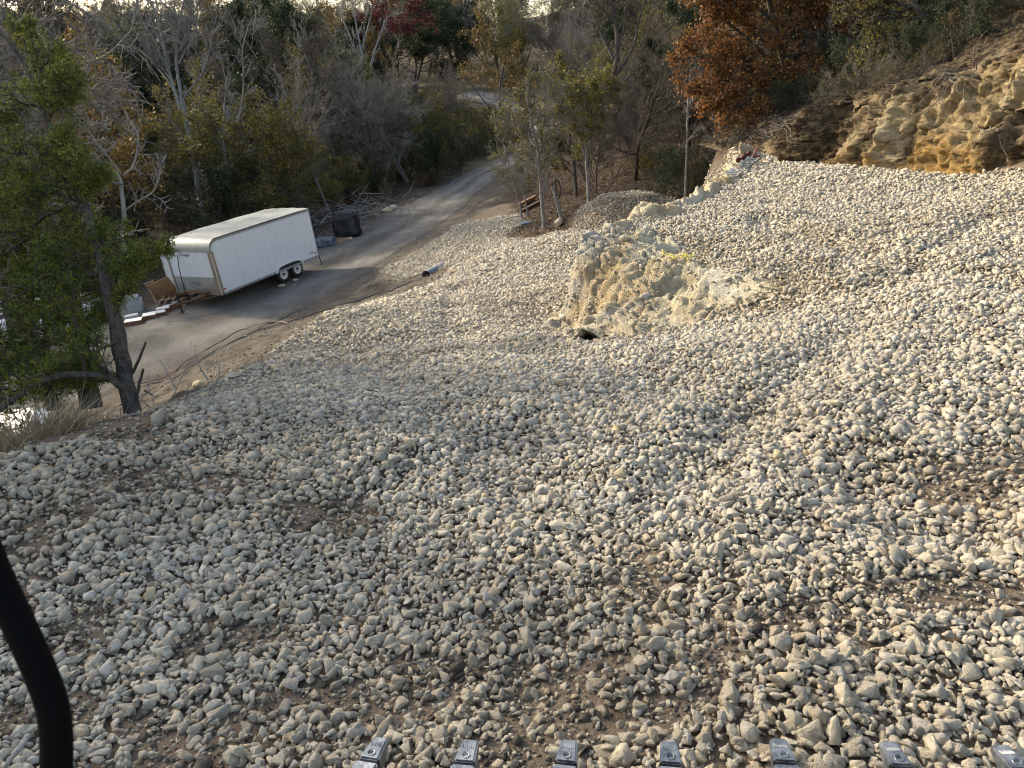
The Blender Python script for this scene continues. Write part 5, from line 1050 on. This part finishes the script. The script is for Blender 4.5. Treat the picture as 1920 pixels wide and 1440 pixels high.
# tarpaulins
def cloth(name, label, c, size, seed, mat, cat='tarpaulin', rough=.12, sag=1.6):
    rng = np.random.default_rng(seed); v, f = ico(5); s = np.array(size) / 2; v = v.copy()
    p = np.sign(v) * np.abs(v) ** .55; p /= np.maximum(np.abs(p).max(1), 1e-6)[:, None] ** .35
    z = np.clip(p[:, 2], -1, 1); flare = 1 + .22 * (1 - (z + 1) / 2) ** sag
    fold = fbm(np.arctan2(p[:, 1], p[:, 0]) * 1.7, z * .9, 0, seed, 4); P = np.c_[p[:, 0] * s[0] * flare, p[:, 1] * s[1] * flare, (z + 1) * s[2]]
    P[:, :2] *= (1 + rough * fold)[:, None]; P += fbm(v[:, 0] * 2, v[:, 1] * 2, v[:, 2] * 2, seed + 3, 4)[:, None] * v * rough * .6 * s.mean()
    P[:, 2] = np.maximum(P[:, 2], 0.01)
    o = link(name, np_mesh(name, P, f, True), mat); o.location = c; tag(o, label, cat); return o
p = hit(652, 447); cloth('black_tarpaulin', 'black tarpaulin draped over a tall heap beside the lane', (p[0], p[1] + .3, gz(p[0], p[1]) - .05), (1.15, .95, 1.5), 301, M_TARPB, rough=.13, sag=1.1)
p = hit(606, 464); cloth('grey_tarpaulin', 'crumpled blue grey tarpaulin at the tail of the trailer', (p[0] + .1, p[1] + .2, gz(p[0], p[1]) - .03), (.95, .8, .5), 302, M_TARPG, rough=.2)
p = hit(632, 455); e = empty('board_pile', (p[0] + .1, p[1] + .1, gz(p[0], p[1])), 'brown plywood sheets lying between the two tarpaulins', 'boards', None, (0, 0, .55))
for k in range(3): MB().box((.03 * k, .04 * k, .06 + .05 * k), (1.5, .95 - .05 * k, .03), Matrix.Rotation(.05 + .05 * k, 3, 'X')).build('board', M_WOOD, e)
for k, (a, b) in enumerate(((617, 462), (657, 450), (735, 397))):
    p = hit(a, b); rock('boulder', ['small pale stones beside the grey tarpaulin', 'pale stone at the foot of the black tarpaulin', 'flat mossy boulder on the far verge of the lane'][k], 'stone', (p[0], p[1], gz(p[0], p[1]) + .05), [(.4, .25, .2), (.35, .25, .25), (1.2, .7, .45)][k], 210 + k, M_STONE)
p = hit(378, 722); rock('boulder', 'buff boulder half buried at the edge of the dirt bank', 'stone', (p[0], p[1], gz(p[0], p[1]) + .02), (.42, .3, .24), 215, M_STONE)
# hoses along the bank
def hose(name, label, px, r, mat, lift=.0, seed=0):
    q = np.array(hits(px)); q = smooth(q, 70); rng = np.random.default_rng(seed); q[:, :2] += np.c_[np.sin(np.linspace(0, 14 + seed, 70)), np.cos(np.linspace(0, 11 + seed, 70))] * .04
    q[:, 2] = [gz(a, b) + r + .03 for a, b in q[:, :2]]; base = q[0].copy(); o = MB().tube(q - base, r, 8).build(name, mat, None, True); o.location = tuple(base); tag(o, label, 'hose')
hose('hose', 'red hose running up the dirt bank beside the lane', [(255, 726), (300, 712), (345, 684), (400, 648), (440, 628), (480, 612), (520, 605), (540, 608)], .014, simple('red_rubber', (.20, .028, .02), .5), 0, 1)
hose('hose', 'black hose running along the dirt bank to the culvert', [(265, 728), (310, 716), (360, 688), (410, 655), (460, 632), (500, 618), (560, 598), (620, 580), (680, 562), (730, 545), (775, 530)], .014, M_BLACK, 0, 2)
# culvert pipe in the ditch
p = hit(800, 519); d = np.array([.55, .83, .03]); d /= np.linalg.norm(d); a = np.array([p[0], p[1], gz(p[0], p[1]) - .02]); m = MB()
RX = np.array([d, np.cross([0, 0, 1.], d), [0, 0, 1.]]).T
pf = []
for k in range(22): x = k * .05; pf.append((x, .235 + (.012 if k % 2 else -.008)))
m.lathe(pf, a, rot=RX, sides=28); m.lathe([(1.05, .22), (1.0, .21), (0, .215), (0, .24)], a, rot=RX, sides=28); o = m.build('culvert_pipe', simple('galvanised_pipe', (.16, .18, .20), .5, .5, .2, 6), None, True); tag(o, 'ribbed metal culvert pipe opening in the ditch at the gravel edge', 'pipe')
# timber edging, black ring and box by the small trees
for k, (l, lb) in enumerate(((([(966, 396), (1012, 372)]), 'pale upper timber of the edging by the twin stemmed tree'), (([(968, 401), (1014, 377)]), 'dark lower timber of the edging by the twin stemmed tree'))):
    a, b = hits(l); m = MB(); c = (a + b) / 2; dd_ = b - a; L_ = np.linalg.norm(dd_[:2]); o = MB().box((0, 0, .09), (min(L_, 2.4), .14, .15), None, .01).build('timber', M_WOOD if k == 0 else M_RUSTY); o.location = (c[0] + .1 * k, c[1] - .3 * k, gz(c[0], c[1]) + .05 * (1 - k)); o.rotation_euler = (0, -math.atan2(dd_[2], L_), math.atan2(dd_[1], dd_[0])); tag(o, lb, 'timber')
q = [(.0 + .19 * math.cos(a), .05 * math.sin(3 * a), .42 * math.sin(a)) for a in np.linspace(0, 2 * math.pi, 40)]; o = MB().tube(q, .022, 8).build('rubber_ring', M_BLACK, None, True); c = W(1043, 356, 31); o.location = tuple(c); tag(o, 'tall black rubber ring hanging by the small trees above the timber edging', 'ring')
MB  # ring hangs from a short post
c2 = np.array([c[0], c[1] + .08, gz(c[0], c[1])]); o = MB().tube([(0, 0, -.1), (0, 0, c[2] + .5 - c2[2])], .035, 8).build('wooden_post', M_BARK_DARK); o.location = tuple(c2); tag(o, 'dark wooden post carrying the black ring', 'post')
hero('tree_stump', 'short leaning cut trunk at the edge of the gravel by the gully', [(P3([(1058, 434), (1050, 400), (1042, 375), (1036, 350)], 29.5), .085, .06, 0, 0), (P3([(1050, 400), (1046, 380), (1045, 372)], 29.5), .03, .015, 0, 0)], BARE, M_BARK_GREY, seed=301)
p = hit(981, 424); o = MB().box((0, 0, .06), (.42, .3, .14), Matrix.Rotation(.1, 3, 'X'), .03).build('plastic_box', M_TARPG); o.location = (p[0] + .1, p[1] + .2, gz(p[0] + .1, p[1] + .2)); o.rotation_euler = (0, 0, .3); tag(o, 'small grey blue box at the edge of the gravel under the twin stemmed tree', 'box')
rk = W(1045, 416, 29.3); rock('boulder', 'round pale stone leaning on the cut trunk', 'stone', (rk[0], rk[1], gz(rk[0], rk[1]) + .18), (.42, .4, .5), 222, M_STONE)
# aluminium ladder at the lip, with its red clamp
a = hit(1366, 330); b = hit(1412, 297); a = np.array([a[0], a[1], gz(a[0], a[1]) + .10]); b = W(1416, 294, a @ [0, 0, 0] + 19.2)
a = W(1366, 329, 17.6); b = W(1416, 295, 19.8); a[2] = gz(a[0], a[1]) + .10; e = empty('ladder', tuple(a), 'silver aluminium ladder lying on the lip of the bench', 'ladder'); v = b - a; L_ = np.linalg.norm(v); v /= L_; sd_ = np.cross(v, [0, 0, 1.]); sd_ /= np.linalg.norm(sd_); L_ = min(L_, 3.2)
for s in (-.5, .5): MB().tube([sd_ * .36 * s, sd_ * .36 * s + v * L_], .032, 4).build('rail', M_LID if s < 0 else M_ALU, e)
m = MB(); [m.tube([sd_ * .18 + v * x, -sd_ * .18 + v * x], .014, 6) for x in np.arange(.2, L_, .3)]; m.build('rungs', M_ALU, e)
rd = simple('red_paint', (.17, .015, .012), .7); bb = a + v * L_; o = MB().box((0, 0, .12), (.05, .05, .2), Matrix.Rotation(.5, 3, 'Y'), .02).box((.03, 0, .0), (.22, .05, .05), None, .02).build('red_clamp', rd); o.location = tuple(bb + [0, 0, .02]); tag(o, 'small red clamp at the top end of the silver ladder', 'clamp')
m = MB(); pp = [tuple(np.array([math.sin(i * .9) * .03, 0, 0]) - v * i * .09 + [-.10, .25, .10]) for i in range(14)]; m.tube(pp, [.05 + .03 * math.sin(i * 1.7) for i in range(14)], 8); o = m.build('red_cloth', simple('dark_red_cloth', (.05, .008, .008), .9), None, True); o.location = tuple(bb); tag(o, 'dark red cloth strip lying behind the silver ladder', 'cloth')
# squared marl posts left standing in the cut
# yellow paint marks sprayed on stones
M_YEL = simple('yellow_marking_paint', (.62, .52, .07), .8, 0, .15, 20)
rp = np.random.default_rng(33); PP = []; SS = []
for (px, py, rad, n) in ((1340, 348, .36, 46), (1356, 330, .2, 12), (1204, 402, .34, 30), (1188, 446, .26, 24), (1268, 498, .34, 40)):
    c = hit(px, py)
    for _ in range(n):
        x, y = c[0] + rp.normal() * rad * .45, c[1] + rp.normal() * rad * .45; PP.append((x, y, gz(x, y) + rp.uniform(.045, .075) + (.10 if py > 480 else .02))); SS.append(rp.uniform(.02, .06))
me = build_stones('painted_chips', np.array(PP), np.array(SS), 1, rp, M_YEL, np.zeros(len(PP))); tag(link('painted_chips', me, M_YEL), 'stone chips sprayed with yellow marking paint along the lip', kind='stuff')
# silver car and white covered heap below the cedars at the far left
c = G(30, 815, 1.1); cx, cy = c[0] - .0, c[1] + .1; g0 = .85; e = empty('silver_car', (cx, cy, g0), 'silver grey car parked below the bank behind the dry grass', 'car', None, (0, 0, math.radians(200)))
M_SILVER = simple('silver_paint', (.50, .52, .54), .3, .5, .06, 3); M_GLASS = simple('car_glass', (.03, .035, .04), .08, 0, .1)
side = [(-.75, .28), (-.78, .62), (-.55, .78), (.35, .88), (1.05, 1.38), (2.35, 1.42), (3.1, .98), (3.65, .92), (3.72, .4), (3.6, .26)]
def arc(cx_, r_, n=7): return [(cx_ + r_ * math.cos(a), .32 + r_ * math.sin(a)) for a in np.linspace(0, math.pi, n)]
outl = side + [(3.35, .26)] + [(p[0], max(p[1], .26)) for p in arc(2.78, .4)] + [(.45, .26)] + [(p[0], max(p[1], .26)) for p in arc(0, .4)]
m = MB(); n = len(outl); V = [(x, y, z) for y in (0, 1.7) for x, z in outl]; m.add(V, [tuple(range(n)), tuple(range(n, 2 * n))[::-1]] + [(i, (i + 1) % n, n + (i + 1) % n, n + i) for i in range(n)]); m.build('car_body', M_SILVER, e)
for y in (-.012, 1.712):
    MB().add([(1.02, y, 1.30), (.52, y, .92), (1.6, y, .92), (1.6, y, 1.34)], [(0, 1, 2, 3)]); mm = MB(); mm.box((1.25, y, 1.10), (.75, .012, .32)).box((2.15, y, 1.12), (.8, .012, .32)); mm.build('side_window', M_GLASS, e)
for x in (0, 2.78):
    for y in (.06, 1.64):
        RZ = np.array(Matrix.Rotation(math.pi / 2, 3, 'Z')); mm = MB(); mm.lathe([(-.1, .2), (-.11, .31), (-.08, .335), (.08, .335), (.11, .31), (.1, .2)], (x, y, .32), rot=RZ, sides=32); tm_ = mm.mesh('tyre', True); h_ = MB().lathe([(-.02, .0), (-.02, .07), (.02, .07), (.02, .0)], (x, y + (-.1 if y < 1 else .1), .32), rot=RZ, sides=16).build('wheel', M_BLACK, e, True); link('tyre', tm_, M_RUBBER, h_)
        mm = MB(); s = -1 if y < 1 else 1
        for k in range(7): a = k * 2 * math.pi / 7; mm.box((x + .12 * math.cos(a), y + s * .095, .32 + .12 * math.sin(a)), (.2, .02, .045), Matrix.Rotation(-a, 3, 'Y'))
        mm.lathe([(0, .19), (s * -.01, .225), (s * .01, .23)], (x, y + s * .1, .32), rot=RZ, sides=28); mm.build('rim', M_ALU, h_)
c = G(20, 600, .6); cloth('white_tarpaulin', 'bright white tarpaulin over a low heap seen through the cedars', (c[0] - 1.2, c[1] + 1.0, gz(c[0] - 1.2, c[1] + 1) - .1), (7.5, 4.0, 1.1), 303, M_TARPW, rough=.10)
# far pale roof, post with a meter box by the clearing
c = W(520, 150, 118); c[2] = gz(c[0], c[1]); e = empty('shed', tuple(c), 'low shed with a pale metal roof on the far hill', 'building', None, (0, 0, .15))
m = MB(); m.box((0, 0, .9), (5.6, 4.5, 1.8)); m.build('wall', simple('shed_wall', (.20, .19, .18), .8), e)
m = MB(); m.add([(-3.2, -2.8, 1.7), (3.2, -2.8, 1.7), (3.2, 0, 2.7), (-3.2, 0, 2.7), (-3.2, 2.8, 1.7), (3.2, 2.8, 1.7), (-3.2, -2.8, 1.6), (3.2, -2.8, 1.6), (3.2, 2.8, 1.6), (-3.2, 2.8, 1.6)], [(0, 1, 2, 3), (3, 2, 5, 4), (6, 7, 1, 0), (9, 4, 5, 8), (6, 0, 3, 4, 9), (7, 8, 5, 2, 1)]); m.build('roof', simple('pale_metal_roof', (.27, .28, .29), .6, .0, .1, 1), e)
c = G(840, 262, 2.6) if False else hit(838, 292); e = empty('utility_post', (c[0], c[1], gz(c[0], c[1])), 'stout brown post with a small white box beside the lane', 'post')
MB().tube([(0, 0, -.2), (0, 0, 2.7)], .20, 10).build('post', M_BARK_DARK, e); MB().box((.42, -.3, .75), (.3, .2, .42), None, .03).build('meter_box', M_LID, e)
# ------------------------------------------------------------------ the machine the picture is taken from: bucket teeth and a guard bar
t = NT('worn_cast_steel', .42); v = t.coord('Object'); n = t.noise(v, 14, 6, .7); n2 = t.noise(v, 70, 3); c = t.mix(t.mr(n, .4, .65), (.10, .115, .135), (.30, .32, .345)); c = t.mix(t.mr(n2, .58, .7, 0, .6), c, (.36, .31, .25)); M_TOOTH = t.out(c, t.mr(n, .3, .7, .3, .6), t.bump(t.math('ADD', n, n2), .35, .006), .75)
tips_ = [(716, 1384), (884, 1388), (1068, 1388), (1254, 1390), (1458, 1386), (1664, 1392), (1872, 1398)]
bot_ = [(683, 1440), (867, 1440), (1059, 1440), (1258, 1440), (1476, 1440), (1694, 1440), (1916, 1440)]
BZ = 5.98
A = [G(a, b, BZ - .03) for a, b in tips_]; Bp = [G(a, b, BZ) for a, b in bot_]
axc = np.mean(A, axis=0); BK = empty('loader_bucket', tuple(Bp[3] - [0, .35, .0]), 'steel bucket with seven worn grey teeth at the bottom of the photo', 'bucket')
b0 = Bp[3] - [0, .35, 0]; lx = np.array(A[6]) - np.array(A[0]); lx /= np.linalg.norm(lx); fy = np.cross([0, 0, 1.], lx)
def rot_t(k): return None
for i in range(7):
    a = np.array(A[i]) - b0; f = np.array(A[i]) - np.array(Bp[i]); f[2] = 0; f /= np.linalg.norm(f); s = np.cross(f, [0, 0, 1.])
    Mx = np.array([s, f, [0, 0, 1.]]).T
    def tp(q): return [tuple(a + Mx @ np.array(u)) for u in q]
    # wedge tooth: nose narrow and thin, rear square, ridge line on top
    w0, w1, L = .026, .036, .105
    V = [(-w0, 0, -.016), (w0, 0, -.016), (w0, 0, .008), (-w0, 0, .008), (-w1, -L, -.05), (w1, -L, -.05), (w1 * .96, -L, .034), (-w1 * .96, -L, .034)]
    m = MB(); m.add(tp(V), [(0, 1, 2, 3), (4, 7, 6, 5), (0, 4, 5, 1), (3, 2, 6, 7), (0, 3, 7, 4), (1, 5, 6, 2)]); me = m.mesh('tooth'); bm = bmesh.new(); bm.from_mesh(me); bmesh.ops.bevel(bm, geom=bm.edges[:], offset=.006, segments=2, affect='EDGES'); bm.to_mesh(me); bm.free(); th_ = link('tooth', me, M_TOOTH, BK)
    m = MB(); ring = [(.013 * math.cos(q), -.082 + .013 * math.sin(q), .0315 + .004 * (k % 2)) for k in range(1) for q in np.linspace(0, 2 * math.pi, 15)[:-1]]
    c_ = np.array([0, -.080, .030]); m.tube([a + Mx @ (c_ + [.0115 * math.cos(q), .0115 * math.sin(q), .0]) for q in np.linspace(0, 2 * math.pi, 17)], .0026, 5, False); m.build('cast_ring', M_TOOTH, th_)
    m = MB(); [m.tube(tp([(-.020 + .007 * k, -.030 - .004 * (k % 2), .0165), (-.017 + .007 * k, -.046, .0205)]), .0013, 4) for k in range(6)]; m.build('cast_marks', M_TOOTH, th_)
    V = [(-w1 - .004, -L - .010, -.05), (w1 + .004, -L - .010, -.05), (w1 + .003, -L - .010, .036), (-w1 - .003, -L - .010, .036), (-w1 - .012, -.34, -.06), (w1 + .012, -.34, -.06), (w1 + .01, -.34, .06), (-w1 - .01, -.34, .06)]
    m = MB(); m.add(tp(V), [(0, 1, 2, 3), (4, 7, 6, 5), (0, 4, 5, 1), (3, 2, 6, 7), (0, 3, 7, 4), (1, 5, 6, 2)]); me = m.mesh('tooth_adapter'); bm = bmesh.new(); bm.from_mesh(me); bmesh.ops.bevel(bm, geom=bm.edges[:], offset=.006, segments=2, affect='EDGES'); bm.to_mesh(me); bm.free(); ad = link('tooth_adapter', me, M_TOOTH, BK)
bc = np.mean(Bp, axis=0) - b0 + [0, -.36, 0]; m = MB(); m.box(tuple(bc), (1.9, .28, .03)); m.box(tuple(bc + [0, -.15, .25]), (1.9, .03, .5)); m.build('bucket_lip', M_TOOTH, BK)
BLK = simple('black_powder_coat', (.003, .003, .003), .85, 0, .1, 20); BLK.node_tree.nodes['Principled BSDF'].inputs['Specular IOR Level'].default_value = .08
# black guard bar beside the operator
bar = [(-75, 900), (-45, 985), (-8, 1080), (34, 1168), (72, 1250), (97, 1315), (106, 1370), (106, 1440), (104, 1540), (100, 1700)]
q = smooth(np.array([W(a, b, .52) for a, b in bar]), 60); base = q[-1].copy(); m = MB(); m.tube(q - base, .0108, 24); o = m.build('guard_bar', BLK, None, True); o.location = tuple(base); tag(o, 'bent black guard bar of the machine close to the lens at the lower left', 'bar')
# bleached stick on the gravel at the lower left corner
q = np.array([G(8, 1440, 5.84), G(24, 1418, 5.83), G(40, 1400, 5.83), G(52, 1380, 5.82)]); base = q[0].copy(); o = MB().tube(smooth(q, 12) - base, np.linspace(.007, .012, 12), 7).build('stick', M_BARK_DEAD, None, True); o.location = tuple(base); tag(o, 'short bleached stick on the gravel at the lower left corner', 'stick')
